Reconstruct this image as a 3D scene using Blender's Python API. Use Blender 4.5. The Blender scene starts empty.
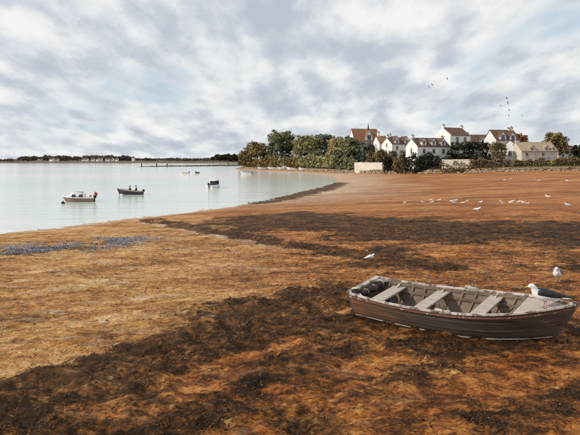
import bpy, math, random
import numpy as np
from mathutils import Vector, Matrix
R = math.radians
sc = bpy.context.scene
COL = sc.collection

# ------------------------------------------------------------------ camera
F = 564.0; CH = 3.1; HZ = 159.0           # focal length (photo pixels), eye height, horizon row
cam = bpy.data.cameras.new('camera'); camo = bpy.data.objects.new('camera', cam); COL.objects.link(camo)
cam.sensor_width = 36; cam.lens = 36 * F / 580; cam.shift_y = -(217.5 - HZ) / 580
cam.clip_start = 0.1; cam.clip_end = 12000
camo.location = (0, 0, CH); camo.rotation_euler = (R(90), 0, 0)
sc.camera = camo

# ------------------------------------------------------------------ sky
SUN = Vector((-0.80, -0.20, 0.50)).normalized()
SUN_EL = math.asin(SUN.z); SUN_AZ = math.atan2(SUN.x, SUN.y)
w = bpy.data.worlds.new('World'); sc.world = w; w.use_nodes = True
nt = w.node_tree; nt.nodes.clear()
def N(t, typ, **k):
    n = t.nodes.new(typ)
    for a, b in k.items(): setattr(n, a, b)
    return n
def put(t, sock, v):
    if hasattr(v, 'is_linked') or hasattr(v, 'links'): t.links.new(v, sock)
    else: sock.default_value = v
def math_(t, op, a, b=None, clamp=False):
    n = N(t, 'ShaderNodeMath', operation=op, use_clamp=clamp); put(t, n.inputs[0], a)
    if b is not None: put(t, n.inputs[1], b)
    return n.outputs[0]
def mix_(t, f, a, b, blend='MIX'):
    n = N(t, 'ShaderNodeMix', data_type='RGBA', blend_type=blend)
    put(t, n.inputs[0], f)
    for s, v in ((n.inputs[6], a), (n.inputs[7], b)):
        put(t, s, (*v, 1) if isinstance(v, tuple) and len(v) == 3 else v)
    return n.outputs[2]
def ramp_(t, f, stops, interp='LINEAR'):
    n = N(t, 'ShaderNodeValToRGB'); put(t, n.inputs[0], f); cr = n.color_ramp; cr.interpolation = interp
    while len(cr.elements) < len(stops): cr.elements.new(0.5)
    for e, (p, c) in zip(cr.elements, stops):
        e.position = p; e.color = (*c, 1) if isinstance(c, tuple) else (c, c, c, 1)
    return n.outputs[0]
def noise_(t, vec, scale, detail=4, rough=.55, dist=0., lac=2.):
    n = N(t, 'ShaderNodeTexNoise'); put(t, n.inputs['Vector'], vec)
    n.inputs['Scale'].default_value = scale; n.inputs['Detail'].default_value = detail
    n.inputs['Roughness'].default_value = rough; n.inputs['Distortion'].default_value = dist
    n.inputs['Lacunarity'].default_value = lac
    return n.outputs[0]
def vmath(t, op, a, b):
    n = N(t, 'ShaderNodeVectorMath', operation=op); put(t, n.inputs[0], a); put(t, n.inputs[1], b); return n.outputs[0]

sky = N(nt, 'ShaderNodeTexSky', sky_type='NISHITA'); sky.sun_disc = False
sky.sun_elevation = SUN_EL; sky.sun_rotation = SUN_AZ; sky.air_density = 1.0; sky.dust_density = 1.5
tc = N(nt, 'ShaderNodeTexCoord'); sx = N(nt, 'ShaderNodeSeparateXYZ'); nt.links.new(tc.outputs['Generated'], sx.inputs[0])
den = math_(nt, 'ADD', math_(nt, 'MAXIMUM', sx.outputs[2], 0.0), 0.24)
cxy = N(nt, 'ShaderNodeCombineXYZ')
nt.links.new(math_(nt, 'DIVIDE', sx.outputs[0], den), cxy.inputs[0])
nt.links.new(math_(nt, 'MULTIPLY', math_(nt, 'DIVIDE', sx.outputs[1], den), 0.50), cxy.inputs[1])
P0 = vmath(nt, 'ADD', cxy.outputs[0], (11.9, 5.2, 0.4))
big = noise_(nt, P0, 1.25, 3, .5, .0)
puf = noise_(nt, P0, 3.6, 9, .54, .05)
sh1 = noise_(nt, vmath(nt, 'ADD', P0, (-0.05, 0.10, 0)), 3.6, 9, .54, .05)
cov = math_(nt, 'ADD', math_(nt, 'MULTIPLY', big, .5), math_(nt, 'MULTIPLY', puf, .6))
mask = ramp_(nt, cov, [(.36, 0.), (.52, 1.)], 'EASE')
# thick parts of the cloud are grey below, their sun side is white
lit = math_(nt, 'ADD', math_(nt, 'MULTIPLY', math_(nt, 'SUBTRACT', sh1, puf), 2.3), math_(nt, 'SUBTRACT', 1.05, math_(nt, 'ADD', math_(nt, 'MULTIPLY', big, .6), math_(nt, 'MULTIPLY', puf, .4))), True)
ccol = ramp_(nt, lit, [(.08, (.51, .545, .62)), (.34, (.60, .635, .695)), (.50, (.70, .73, .77)), (.66, (.80, .825, .84)), (.90, (.92, .925, .92))])
skyc = N(nt, 'ShaderNodeVectorMath', operation='SCALE'); nt.links.new(sky.outputs[0], skyc.inputs[0]); skyc.inputs[3].default_value = 0.11
veil = mix_(nt, .78, skyc.outputs[0], (.58, .685, .785))      # thin high veil over the blue
fin = mix_(nt, math_(nt, 'MULTIPLY', mask, .95), veil, ccol)
bg = N(nt, 'ShaderNodeBackground'); nt.links.new(fin, bg.inputs[0]); bg.inputs[1].default_value = 1.0
wo = N(nt, 'ShaderNodeOutputWorld'); nt.links.new(bg.outputs[0], wo.inputs[0])

sl = bpy.data.lights.new('sun', 'SUN'); sl.energy = 3.0; sl.angle = R(2); sl.color = (1, .93, .82)
so = bpy.data.objects.new('sun', sl); COL.objects.link(so); so.rotation_euler = (-SUN).to_track_quat('-Z', 'Y').to_euler()
sc.view_settings.view_transform = 'Standard'; sc.view_settings.look = 'None'
sc.view_settings.exposure = 0.0; sc.view_settings.gamma = 1.0

# ------------------------------------------------------------------ helpers
def tag(o, label=None, cat=None, group=None, kind=None):
    if label: o['label'] = label
    if cat: o['category'] = cat
    if group: o['group'] = group
    if kind: o['kind'] = kind
    return o
def empty(name, loc, rz=0., rx=0.):
    o = bpy.data.objects.new(name, None); COL.objects.link(o); o.location = loc; o.rotation_euler = (rx, 0, rz)
    o.empty_display_size = .2
    return o
def meshobj(name, v, f, m, parent=None, smooth=False, loc=None):
    me = bpy.data.meshes.new(name); me.from_pydata([tuple(p) for p in v], [], [tuple(q) for q in f]); me.update()
    if smooth:
        me.polygons.foreach_set('use_smooth', [True] * len(me.polygons))
    o = bpy.data.objects.new(name, me); COL.objects.link(o)
    for mm in (m if isinstance(m, list) else [m]): me.materials.append(mm)
    if parent: o.parent = parent
    if loc: o.location = loc
    return o
def np_mesh(name, V, Q, m, parent=None, smooth=False):
    """V (n,3) array, Q (k,3|4) array"""
    me = bpy.data.meshes.new(name); k = Q.shape[1]
    me.vertices.add(len(V)); me.vertices.foreach_set('co', V.astype(np.float32).ravel())
    me.loops.add(Q.size); me.loops.foreach_set('vertex_index', Q.astype(np.int32).ravel())
    me.polygons.add(len(Q)); me.polygons.foreach_set('loop_start', (np.arange(len(Q)) * k).astype(np.int32))
    me.polygons.foreach_set('loop_total', np.full(len(Q), k, np.int32))
    if smooth: me.polygons.foreach_set('use_smooth', np.ones(len(Q), bool))
    me.update(calc_edges=True); me.materials.append(m)
    o = bpy.data.objects.new(name, me); COL.objects.link(o)
    if parent: o.parent = parent
    return o
class MB:
    def __init__(s): s.v = []; s.f = []
    def add(s, v, f):
        b = len(s.v); s.v += [tuple(p) for p in v]; s.f += [tuple(i + b for i in q) for q in f]; return s
    def box(s, x0, x1, y0, y1, z0, z1):
        return s.add([(x0,y0,z0),(x1,y0,z0),(x1,y1,z0),(x0,y1,z0),(x0,y0,z1),(x1,y0,z1),(x1,y1,z1),(x0,y1,z1)],
                     [(0,3,2,1),(4,5,6,7),(0,1,5,4),(1,2,6,5),(2,3,7,6),(3,0,4,7)])
    def prism(s, poly, axis, a, b):
        """extrude a 2-D polygon along axis 'x' or 'y' from a to b"""
        n = len(poly)
        pt = (lambda p, t: (t, p[0], p[1])) if axis == 'x' else (lambda p, t: (p[0], t, p[1]))
        v = [pt(p, a) for p in poly] + [pt(p, b) for p in poly]
        return s.add(v, [tuple(range(n)), tuple(range(2*n-1, n-1, -1))] + [(i, i+n, (i+1) % n + n, (i+1) % n) for i in range(n)])
    def tube(s, pts, rad, n=8, cap=True):
        pts = [Vector(p) for p in pts]; m = len(pts); rad = rad if isinstance(rad, (list, tuple)) else [rad] * m
        v = []; prev = None
        for i, p in enumerate(pts):
            t = (pts[min(i+1, m-1)] - pts[max(i-1, 0)]).normalized()
            a = Vector((0, 0, 1)) if abs(t.z) < .9 else Vector((1, 0, 0))
            if prev is not None: a = prev
            x = (a - t * a.dot(t)).normalized(); prev = x; y = t.cross(x)
            for k in range(n):
                q = 2 * math.pi * k / n; v.append(p + (x * math.cos(q) + y * math.sin(q)) * rad[i])
        f = [(i*n+k, i*n+(k+1) % n, (i+1)*n+(k+1) % n, (i+1)*n+k) for i in range(m-1) for k in range(n)]
        if cap: f += [tuple(range(n-1, -1, -1)), tuple(range((m-1)*n, m*n))]
        return s.add(v, f)
    def loft(s, rings, cap=True):
        n = len(rings[0]); m = len(rings)
        f = [(i*n+k, i*n+(k+1) % n, (i+1)*n+(k+1) % n, (i+1)*n+k) for i in range(m-1) for k in range(n)]
        if cap: f += [tuple(range(n-1, -1, -1)), tuple(range((m-1)*n, m*n))]
        return s.add([p for r in rings for p in r], f)
    def build(s, name, m, parent=None, smooth=False): return meshobj(name, s.v, s.f, m, parent, smooth)

T1 = np.random.default_rng(5).random((256, 256))
def vnoise(x, y, s=0):
    x = x + 17.3 * s; y = y + 31.7 * s
    xi = np.floor(x).astype(int); yi = np.floor(y).astype(int); fx = x - xi; fy = y - yi
    fx = fx*fx*(3-2*fx); fy = fy*fy*(3-2*fy)
    a = T1[xi & 255, yi & 255]; b = T1[(xi+1) & 255, yi & 255]; c = T1[xi & 255, (yi+1) & 255]; d = T1[(xi+1) & 255, (yi+1) & 255]
    return a + (b-a)*fx + (c-a)*fy + (a-b-c+d)*fx*fy
def fbm(x, y, o=4, s=0):
    r = 0; a = .5; t = 0
    for k in range(o):
        r = r + a * vnoise(x, y, s + k); t += a; a *= .5; x, y = 2.03*(x*.8 - y*.6), 2.03*(x*.6 + y*.8)
    return r / t
def sstep(a, b, x):
    t = np.clip((x - a) / (b - a), 0, 1); return t*t*(3-2*t)
def pdist(X, Y, pts):
    d = np.full(np.shape(X), 1e18)
    for (ax, ay), (bx, by) in zip(pts[:-1], pts[1:]):
        ex, ey = bx-ax, by-ay; t = np.clip(((X-ax)*ex + (Y-ay)*ey) / (ex*ex+ey*ey+1e-12), 0, 1)
        d = np.minimum(d, (X-ax-t*ex)**2 + (Y-ay-t*ey)**2)
    return np.sqrt(d)
def inside(X, Y, pts):
    r = np.zeros(np.shape(X), bool); n = len(pts)
    for i in range(n):
        (x1, y1), (x2, y2) = pts[i], pts[(i+1) % n]
        c = (y1 > Y) != (y2 > Y)
        with np.errstate(divide='ignore', invalid='ignore'):
            r ^= c & (X < (x2-x1)*(Y-y1)/(y2-y1+1e-15)+x1)
    return r

# ------------------------------------------------------------------ the lie of the land
ZW = -1.8                                   # water level; the eye is 4.9 m above it
def flat(px, py, z=ZW):
    Y = F * (CH - z) / (py - HZ); return ((px - 290) * Y / F, Y)
SHORE = [(-900., 60.), (-200., 46.), (-60., 38.5)] + [flat(*p) for p in
    ((0,233),(30,230.5),(60,228.5),(95,223.5),(120,219.5),(150,216.5),(190,212),(215,209),(240,205),(262,202),(285,197),(305,192),(322,187.5),(334,183.5),
     (337,180.5),(333,177.5),(322,175),(302,173),(275,171.8),(255,170.8),(238,169.6))]
tipx, tipy = SHORE[-1]
WATER = SHORE + [(tipx-3, tipy+12), (tipx+10, tipy+60), (160, 460), (900, 1100), (9000, 9000), (-9000, 9000), (-9000, 60)]
EDGE = SHORE + [(tipx-3, tipy+12), (tipx+10, tipy+60), (160, 460), (900, 1100), (9000, 9000)]
# the sea wall in front of the trees and the village: (photo column, distance)
WALLP = [((px-290)*Y/F, Y) for px, Y in ((240,272),(262,256),(300,224),(340,192),(380,168),(430,154),(480,147),(580,143),(760,141))]
WX = np.array([p[0] for p in WALLP]); WY = np.array([p[1] for p in WALLP])
BOAT_XY = (3.1, 10.4)
def macro(X, Y):
    X = np.asarray(X, float); Y = np.asarray(Y, float)
    d = pdist(X, Y, EDGE); s = np.where(inside(X, Y, WATER), -d, d)
    L = 12 + .35 * np.clip(Y, 0, 400)
    land = ZW * np.exp(-np.maximum(s, 0) / L) + .85 * sstep(45, 150, Y + .35*X) * sstep(0, 60, s)
    sea = ZW - 1.2 * (1 - np.exp(-np.maximum(-s, 0) / 30))
    z = np.where(s > 0, land, sea)
    yw = np.interp(X, WX, WY)
    b = (Y - yw)
    rise = (1.15 * sstep(0.2, 1.2, b) + 2.6 * sstep(2, 40, b)) * sstep(-4, 2, X - WX[0] - 0*X) * (s > 0)
    near = np.hypot(X - BOAT_XY[0], Y - BOAT_XY[1])
    z = z + rise
    z = z + (0 - z) * (1 - sstep(3, 9, near)) * .9
    return z, s
def hz(X, Y): return float(macro(np.array([X]), np.array([Y]))[0][0])
_ys = np.exp(np.linspace(math.log(2.5), math.log(800), 2600))
def at(px, py):
    X = (px - 290) * _ys / F; zr = CH - (py - HZ) * _ys / F
    z, _ = macro(X, _ys); i = int(np.argmax(zr < z))
    return (float(X[i]), float(_ys[i]), float(z[i]))
def pt(px, py, Y): return Vector(((px-290)*Y/F, Y, CH-(py-HZ)*Y/F))

def line(*p): return [at(*q)[:2] for q in p]
WEED = [  # wrack lines: polyline, half width in metres, strength
    (line((-60,428),(0,408),(50,392),(100,379),(150,362),(200,343),(240,328),(285,309),(330,296),(350,292)), .66, 1.6),
    (line((280,219),(320,224),(370,226),(430,230),(480,233),(530,231),(600,233)), 3.4, 1.7),
    (line((335,232),(390,238),(450,240)), 1.6, .75),
    (line((150,220.5),(200,229),(250,238),(300,246),(345,254),(400,263),(450,270)), .60, 1.7),
    (line((385,247),(440,252),(500,257),(580,262)), 1.0, .62),
    (line((250,203),(270,200),(300,193.5),(323,188),(335,183)), 2.1, 1.6),
    (line((-10,256),(40,251),(90,246),(125,241)), 1.5, .7),
    (line((355,316),(420,338),(500,349),(570,345)), .40, .8),  # dark shadow along the boat's foot, put in as a weed band
    (line((225,312),(290,292),(345,283)), .8, .8),
    (line((330,352),(250,385),(190,425)), .75, .72),
    (line((440,372),(350,400),(300,430)), .6, .68),
    (line((590,390),(510,415),(440,435)), .7, .72),
]
MUSSEL = line((18,249),(50,247),(80,244),(112,240.5))
AX = np.array([p[0] for p in WEED[0][0]]); AY = np.array([p[1] for p in WEED[0][0]]); _o = np.argsort(AX); AX, AY = AX[_o], AY[_o]
def side(X, Y): return (Y - np.interp(X, AX, AY)) * .8      # beyond (+) or this side (-) of the big wrack line
def zones(X, Y):
    wx = X + 1.2*(fbm(X*.5, Y*.5, 3, 3) - .5) * np.clip(Y/12, .6, 3); wy = Y + 1.6*(fbm(X*.5, Y*.5, 3, 9) - .5) * np.clip(Y/12, .6, 4)
    wd = np.zeros(X.shape)
    for pts, hw, st in WEED:
        kd = min(1., hw/1.6); d = pdist(X + (wx-X)*kd, Y + (wy-Y)*kd, pts); wd = np.maximum(wd, st * (1 - np.clip(d/(hw*2.1), 0, 1))**.8)
    pat = fbm(X*.55, Y*.38, 4, 20)                       # loose patches in the near right ground
    nearr = (1 - sstep(12, 19, Y)) * sstep(-.5, .8, -side(X, Y) + .3)
    wd = np.maximum(wd, nearr * sstep(.36, .60, pat) * .74)
    wd = np.maximum(wd, .55 * sstep(.56, .72, fbm(X*.28, Y*.16, 4, 27)) * sstep(14, 20, Y) * (1 - sstep(34, 46, Y)) * sstep(-6, 2, X))
    soft = wd.copy()
    rag = fbm(X*1.3, Y*1.9, 5, 33)*.55 + fbm(X*.35, Y*.5, 3, 36)*.55
    wd = np.maximum(wd, .46 * sstep(-2, 2.5, X + (Y-14)*.12) * sstep(11.5, 14, Y) * (1 - sstep(24, 30, Y)))
    wd = sstep(.18, .98, wd + (rag - .55)*1.7*np.clip(wd*4, 0, 1)) * np.clip(wd*3, 0, 1)
    wd = np.clip(wd*.85 + .30*soft*(fbm(X*2.7, Y*3.4, 3, 38) > .47), 0, 1)
    mus = (1 - sstep(1.2, 4.2, pdist(wx*.4+X*.6, wy*.4+Y*.6, MUSSEL))) * sstep(.36, .55, fbm(X*.9, Y*.7, 4, 48))
    return wd, mus
def micro(X, Y, wd):
    fade = np.clip(14 / np.maximum(Y, 1), .0, 1)
    m = .11*(fbm(X*.45, Y*.45, 3, 40) - .5) + .075*(fbm(X*2.1, Y*2.6, 3, 50) - .5) + .065*fade*(fbm(X*7, Y*9, 3, 60) - .5)
    return m + wd * (.02 + .25*fade*(fbm(X*3.6, Y*4.2, 4, 70) - .42))
def ground_z(X, Y):
    z, s = macro(X, Y); wd, mus = zones(X, Y)
    k = sstep(-7, -1, s) * (1 - .8*sstep(60, 140, Y))
    return z + micro(X, Y, wd) * k, s, wd, mus

# ------------------------------------------------------------------ materials
def newmat(name):
    m = bpy.data.materials.new(name); m.use_nodes = True; t = m.node_tree
    b = t.nodes['Principled BSDF']; b.inputs['Specular IOR Level'].default_value = .3
    return m, t, b
def bump_(t, b, h, strength, dist):
    n = N(t, 'ShaderNodeBump'); n.inputs['Strength'].default_value = strength; n.inputs['Distance'].default_value = dist
    put(t, n.inputs['Height'], h); t.links.new(n.outputs[0], b.inputs['Normal'])
def simple(name, c1, c2, scale=4., rough=.75, bump=.0, stretch=(1,1,1), c3=None, thr=.6, spec=.3, dist=.02):
    """two-tone noise paint, optional worn third colour showing where noise exceeds thr"""
    m, t, b = newmat(name); tc = N(t, 'ShaderNodeTexCoord')
    v = vmath(t, 'MULTIPLY', tc.outputs['Object'], stretch)
    n1 = noise_(t, v, scale, 6, .62)
    c = mix_(t, ramp_(t, n1, [(.32, 0.), (.68, 1.)]), c1, c2)
    if c3:
        n2 = noise_(t, vmath(t, 'ADD', v, (9.1, 3.3, 5.5)), scale*2.3, 7, .7)
        c = mix_(t, ramp_(t, n2, [(thr-.03, 0.), (thr+.03, 1.)]), c, c3)
    put(t, b.inputs['Base Color'], c); b.inputs['Roughness'].default_value = rough; b.inputs['Specular IOR Level'].default_value = spec
    if bump: bump_(t, b, noise_(t, v, scale*3, 6, .65), bump, dist)
    return m
def leafmat(name, dark, mid, light, scale=.25):
    m, t, b = newmat(name); g = N(t, 'ShaderNodeNewGeometry'); tc = N(t, 'ShaderNodeTexCoord')
    n1 = noise_(t, tc.outputs['Object'], scale, 4, .6)
    f = math_(t, 'ADD', math_(t, 'MULTIPLY', g.outputs['Random Per Island'], .55), math_(t, 'MULTIPLY', math_(t, 'SUBTRACT', n1, .28), 1.1), True)
    c = ramp_(t, f, [(.15, dark), (.5, mid), (.9, light)])
    put(t, b.inputs['Base Color'], c); b.inputs['Roughness'].default_value = .8; b.inputs['Specular IOR Level'].default_value = .12
    return m

M = {}
# the tidal ground
m, t, b = newmat('tidal_ground'); M['ground'] = m
tc = N(t, 'ShaderNodeTexCoord'); O = tc.outputs['Object']
az = N(t, 'ShaderNodeAttribute', attribute_name='zone'); sz = N(t, 'ShaderNodeSeparateColor'); t.links.new(az.outputs['Color'], sz.inputs[0])
at2 = N(t, 'ShaderNodeAttribute', attribute_name='tone'); st2 = N(t, 'ShaderNodeSeparateColor'); t.links.new(at2.outputs['Color'], st2.inputs[0])
Os = vmath(t, 'MULTIPLY', O, (.8, 1.25, 1))
nA = noise_(t, Os, .55, 6, .62, .4); nB = noise_(t, Os, 3.6, 7, .68, .6); nC = noise_(t, Os, 19., 6, .7, .3)
nF = noise_(t, vmath(t, 'MULTIPLY', O, (.09, .30, 1)), 1., 7, .68, .8)
mixn = math_(t, 'ADD', math_(t, 'ADD', math_(t, 'MULTIPLY', nA, .34), math_(t, 'MULTIPLY', nB, .44)), math_(t, 'MULTIPLY', nC, .25))
rust = ramp_(t, mixn, [(.41, (.030, .014, .007)), (.465, (.13, .043, .012)), (.51, (.32, .105, .025)), (.56, (.52, .205, .050)), (.63, (.70, .40, .16))])
tan = ramp_(t, mixn, [(.41, (.13, .055, .018)), (.465, (.32, .140, .040)), (.515, (.52, .265, .082)), (.565, (.66, .40, .16)), (.635, (.80, .62, .40))])
farc = ramp_(t, math_(t, 'ADD', math_(t, 'MULTIPLY', nF, .7), math_(t, 'MULTIPLY', nB, .3)),
             [(.39, (.19, .068, .020)), (.48, (.35, .138, .043)), (.54, (.46, .200, .068)), (.63, (.60, .34, .15))])
nG = noise_(t, vmath(t, 'MULTIPLY', O, (.45, 1.9, 1)), 1., 6, .66, .5)
nH = noise_(t, vmath(t, 'MULTIPLY', O, (.16, .42, 1)), 1., 4, .6, .6)
tan = mix_(t, math_(t, 'MULTIPLY', ramp_(t, nH, [(.46, 0.), (.64, 1.)]), .55), tan, rust)
tan = mix_(t, math_(t, 'MULTIPLY', ramp_(t, nG, [(.545, 0.), (.66, 1.)]), .55), tan, (.66, .50, .37))  # pale wet glints painted into the sand colour, the rust likewise
rust = mix_(t, math_(t, 'MULTIPLY', ramp_(t, nG, [(.56, 0.), (.68, 1.)]), .35), rust, (.58, .36, .18))
col = mix_(t, st2.outputs[0], rust, tan)
col = mix_(t, st2.outputs[1], col, farc)
pale = ramp_(t, mixn, [(.42, (.40, .24, .14)), (.52, (.60, .43, .295)), (.62, (.74, .60, .47))])
col = mix_(t, sz.outputs[1], col, pale)
wn = ramp_(t, math_(t, 'ADD', sz.outputs[0], math_(t, 'MULTIPLY', math_(t, 'SUBTRACT', mixn, .5), -3.2)), [(.22, 0.), (.72, 1.)])
nW = math_(t, 'ADD', math_(t, 'MULTIPLY', noise_(t, Os, 6.5, 6, .7), .5), math_(t, 'MULTIPLY', noise_(t, Os, .9, 6, .7), .5))
weedc = ramp_(t, nW, [(.42, (.015, .010, .007)), (.49, (.042, .024, .013)), (.54, (.12, .052, .019)), (.61, (.33, .14, .045))])
col = mix_(t, math_(t, 'MULTIPLY', wn, .93), col, weedc)
blue = ramp_(t, nC, [(.38, (.05, .055, .07)), (.52, (.16, .18, .22)), (.66, (.40, .45, .52))])
col = mix_(t, math_(t, 'MULTIPLY', sz.outputs[2], ramp_(t, nB, [(.36, 0.), (.56, 1.)])), col, blue)
grass = ramp_(t, nB, [(.35, (.045, .05, .02)), (.65, (.13, .12, .05))])
col = mix_(t, st2.outputs[2], col, grass)
nD = noise_(t, vmath(t, 'MULTIPLY', O, (6., 10., 8.)), 1., 5, .62, .8)
col = mix_(t, math_(t, 'MULTIPLY', ramp_(t, nD, [(.545, 0.), (.64, 1.)]), math_(t, 'SUBTRACT', .75, math_(t, 'MULTIPLY', st2.outputs[0], .45))), col, (.045, .024, .012))
put(t, b.inputs['Base Color'], col)
put(t, b.inputs['Roughness'], ramp_(t, nB, [(.3, .55), (.7, .92)]))
b.inputs['Specular IOR Level'].default_value = .10
bump_(t, b, math_(t, 'ADD', nB, math_(t, 'MULTIPLY', nC, .6)), 1., .07)

# milky shallow water
m, t, b = newmat('shallow_water'); M['water'] = m
tc = N(t, 'ShaderNodeTexCoord'); O = tc.outputs['Object']
bank = noise_(t, vmath(t, 'MULTIPLY', O, (.012, .022, 1)), 1., 4, .55, .4)
put(t, b.inputs['Base Color'], ramp_(t, bank, [(.38, (.58, .68, .61)), (.50, (.69, .71, .64)), (.62, (.80, .73, .62))]))
b.inputs['Roughness'].default_value = .10; b.inputs['IOR'].default_value = 1.33; b.inputs['Specular IOR Level'].default_value = .5
wv = noise_(t, vmath(t, 'MULTIPLY', O, (.6, 1.3, 1)), 1.1, 5, .6, .3)
bump_(t, b, math_(t, 'ADD', wv, math_(t, 'MULTIPLY', noise_(t, vmath(t, 'MULTIPLY', O, (.12, .5, 1)), 1., 3, .5), 2.)), .5, .07)

def leaf_(k, *a): M[k] = leafmat(k, *a)
leaf_('leaf_green', (0.040,0.048,0.031), (0.146,0.156,0.085), (0.359,0.339,0.172))
leaf_('leaf_olive', (0.058,0.059,0.031), (0.241,0.230,0.107), (0.589,0.535,0.248))
leaf_('leaf_gold', (0.082,0.068,0.033), (0.326,0.267,0.122), (0.698,0.564,0.263))
leaf_('leaf_teal', (0.035,0.048,0.044), (0.105,0.130,0.113), (0.274,0.285,0.196))
leaf_('leaf_brown', (0.059,0.042,0.022), (0.199,0.145,0.061), (0.470,0.368,0.152))
leaf_('leaf_rust', (0.079,0.035,0.013), (0.271,0.128,0.040), (0.479,0.255,0.088))
leaf_('leaf_hedge', (0.011,0.012,0.007), (0.027,0.030,0.015), (0.068,0.063,0.030))
leaf_('leaf_shrub', (0.069,0.048,0.029), (0.198,0.146,0.086), (0.442,0.346,0.221))
leaf_('leaf_far', (0.052,0.045,0.039), (0.107,0.086,0.065), (0.172,0.141,0.103), .05)
M['bark'] = simple('bark', (.05,.035,.022), (.11,.08,.05), 3, .9, .4)
M['white_wall'] = simple('white_wall', (.72,.70,.68), (.82,.80,.78), .8, .85, .1, c3=(.58,.53,.48), thr=.66)
M['cream_wall'] = simple('cream_wall', (.55,.47,.38), (.68,.60,.50), .9, .85, .1, c3=(.42,.33,.25), thr=.62)
M['roof_brown'] = simple('roof_brown', (.095,.052,.038), (.155,.088,.062), .9, .85, .5, (1,1,3), c3=(.09,.05,.035), thr=.6)
M['roof_rust'] = simple('roof_rust', (.20,.098,.048), (.28,.145,.072), .8, .85, .5, (1,1,3), c3=(.15,.075,.04), thr=.6)
M['roof_slate'] = simple('roof_slate', (.075,.048,.038), (.12,.08,.062), .9, .8, .5, (1,1,3), c3=(.22,.15,.11), thr=.62)
M['thatch'] = simple('thatch', (.30,.235,.16), (.43,.35,.26), .7, .95, .6, (3,3,.6), c3=(.27,.15,.085), thr=.57)
M['glass'] = simple('dark_glass', (.030,.032,.038), (.06,.065,.075), 2, .15, spec=.5)
M['frame'] = simple('window_frame', (.50,.46,.42), (.60,.56,.52), 3, .6)
M['blue_frame'] = simple('blue_frame', (.28,.34,.44), (.36,.42,.52), 3, .6)
M['stone'] = simple('stone', (.30,.22,.14), (.52,.42,.30), .7, .9, .4, c3=(.10,.065,.04), thr=.57)
M['pale_stone'] = simple('pale_stone', (.56,.50,.43), (.70,.65,.58), .9, .9, .3, c3=(.34,.28,.22), thr=.60)
M['dark_rock'] = simple('dark_rock', (.045,.032,.024), (.12,.085,.06), .6, .9, .5)
M['dark_wood'] = simple('dark_wood', (.035,.026,.02), (.07,.05,.04), 3, .8)
M['far_land'] = simple('far_land', (.10,.07,.05), (.19,.14,.10), .02, .95)

# ------------------------------------------------------------------ ground and water
FUR = WEED[3][0]
def build_ground():
    nr, na = 760, 760
    r = np.concatenate([np.exp(np.linspace(math.log(1.2), math.log(330), nr)), [420, 600, 1000, 2500, 9000]])
    half = np.concatenate([np.linspace(0, R(33), na//2 - 40), np.linspace(R(33), R(100), 41)[1:]])
    a = np.concatenate([-half[::-1][:-1], half])
    A, Rr = np.meshgrid(a, r); X = (Rr*np.sin(A)).ravel(); Y = (Rr*np.cos(A)).ravel()
    z, s, wd, mus = ground_z(X, Y)
    z = z - .14 * (1 - sstep(.1, .55, pdist(X, Y, FUR)))
    n0, n1 = len(r), len(a); i = np.arange(n0-1)[:, None]*n1 + np.arange(n1-1)[None]
    Q = np.stack([i, i+1, i+1+n1, i+n1], -1).reshape(-1, 4)[:, ::-1]
    o = np_mesh('ground', np.stack([X, Y, z], 1), Q, M['ground'], None, True); tag(o, kind='structure')
    far = sstep(34, 56, Y + .12*X + 7*(fbm(X*.12, Y*.12, 3, 80)-.5))
    pale = .85*(1 - sstep(1, 20, s + 12*(fbm(X*.08, Y*.08, 3, 90)-.5))) * sstep(45, 80, Y)
    pale = np.maximum(pale, .75*(1 - sstep(.2, 2.4, s + 1.6*(fbm(X*.6, Y*.6, 3, 91)-.5))) * (s > -3))
    # bright damp sand along the near side of the furrow
    df = pdist(X, Y + 1.1 + 1.2*(fbm(X*.7, Y*.7, 3, 92)-.5), FUR); pale = np.maximum(pale, .8*(1 - sstep(.1, 1.0, df)) * (1 - sstep(-4, 2, X)) * sstep(.3, .55, fbm(X*.9, Y*.9, 3, 93)))
    pale = pale * (1 - .6*(mus > .2))
    tan = np.clip(sstep(-1.2, 1.0, side(X, Y) - .1 + 1.4*(fbm(X*.5, Y*.5, 3, 95)-.5)) * .95 - .92*sstep(-4.5, 3, X + .18*(Y-14) + 2.5*(fbm(X*.3, Y*.3, 3, 97)-.5)), 0, 1)
    yw = np.interp(X, WX, WY); gr = sstep(.3, 2, Y - yw) * (X > WX[0]-3) * (s > 0)
    for nm, cs in (('zone', (wd, pale, mus)), ('tone', (tan, far, gr))):
        at_ = o.data.attributes.new(nm, 'FLOAT_COLOR', 'POINT')
        at_.data.foreach_set('color', np.stack([*cs, np.ones(len(X))], 1).astype(np.float32).ravel())
build_ground()
gx = [-9000, -600, -200, -60, 0, 60, 200, 600, 9000]; gy = [20, 60, 120, 250, 500, 1000, 3000, 9000]
tag(meshobj('water', [(x, y, ZW) for y in gy for x in gx],
    [(j*9+i, j*9+i+1, j*9+i+10, j*9+i+9) for j in range(len(gy)-1) for i in range(8)], M['water']), kind='structure')

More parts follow.
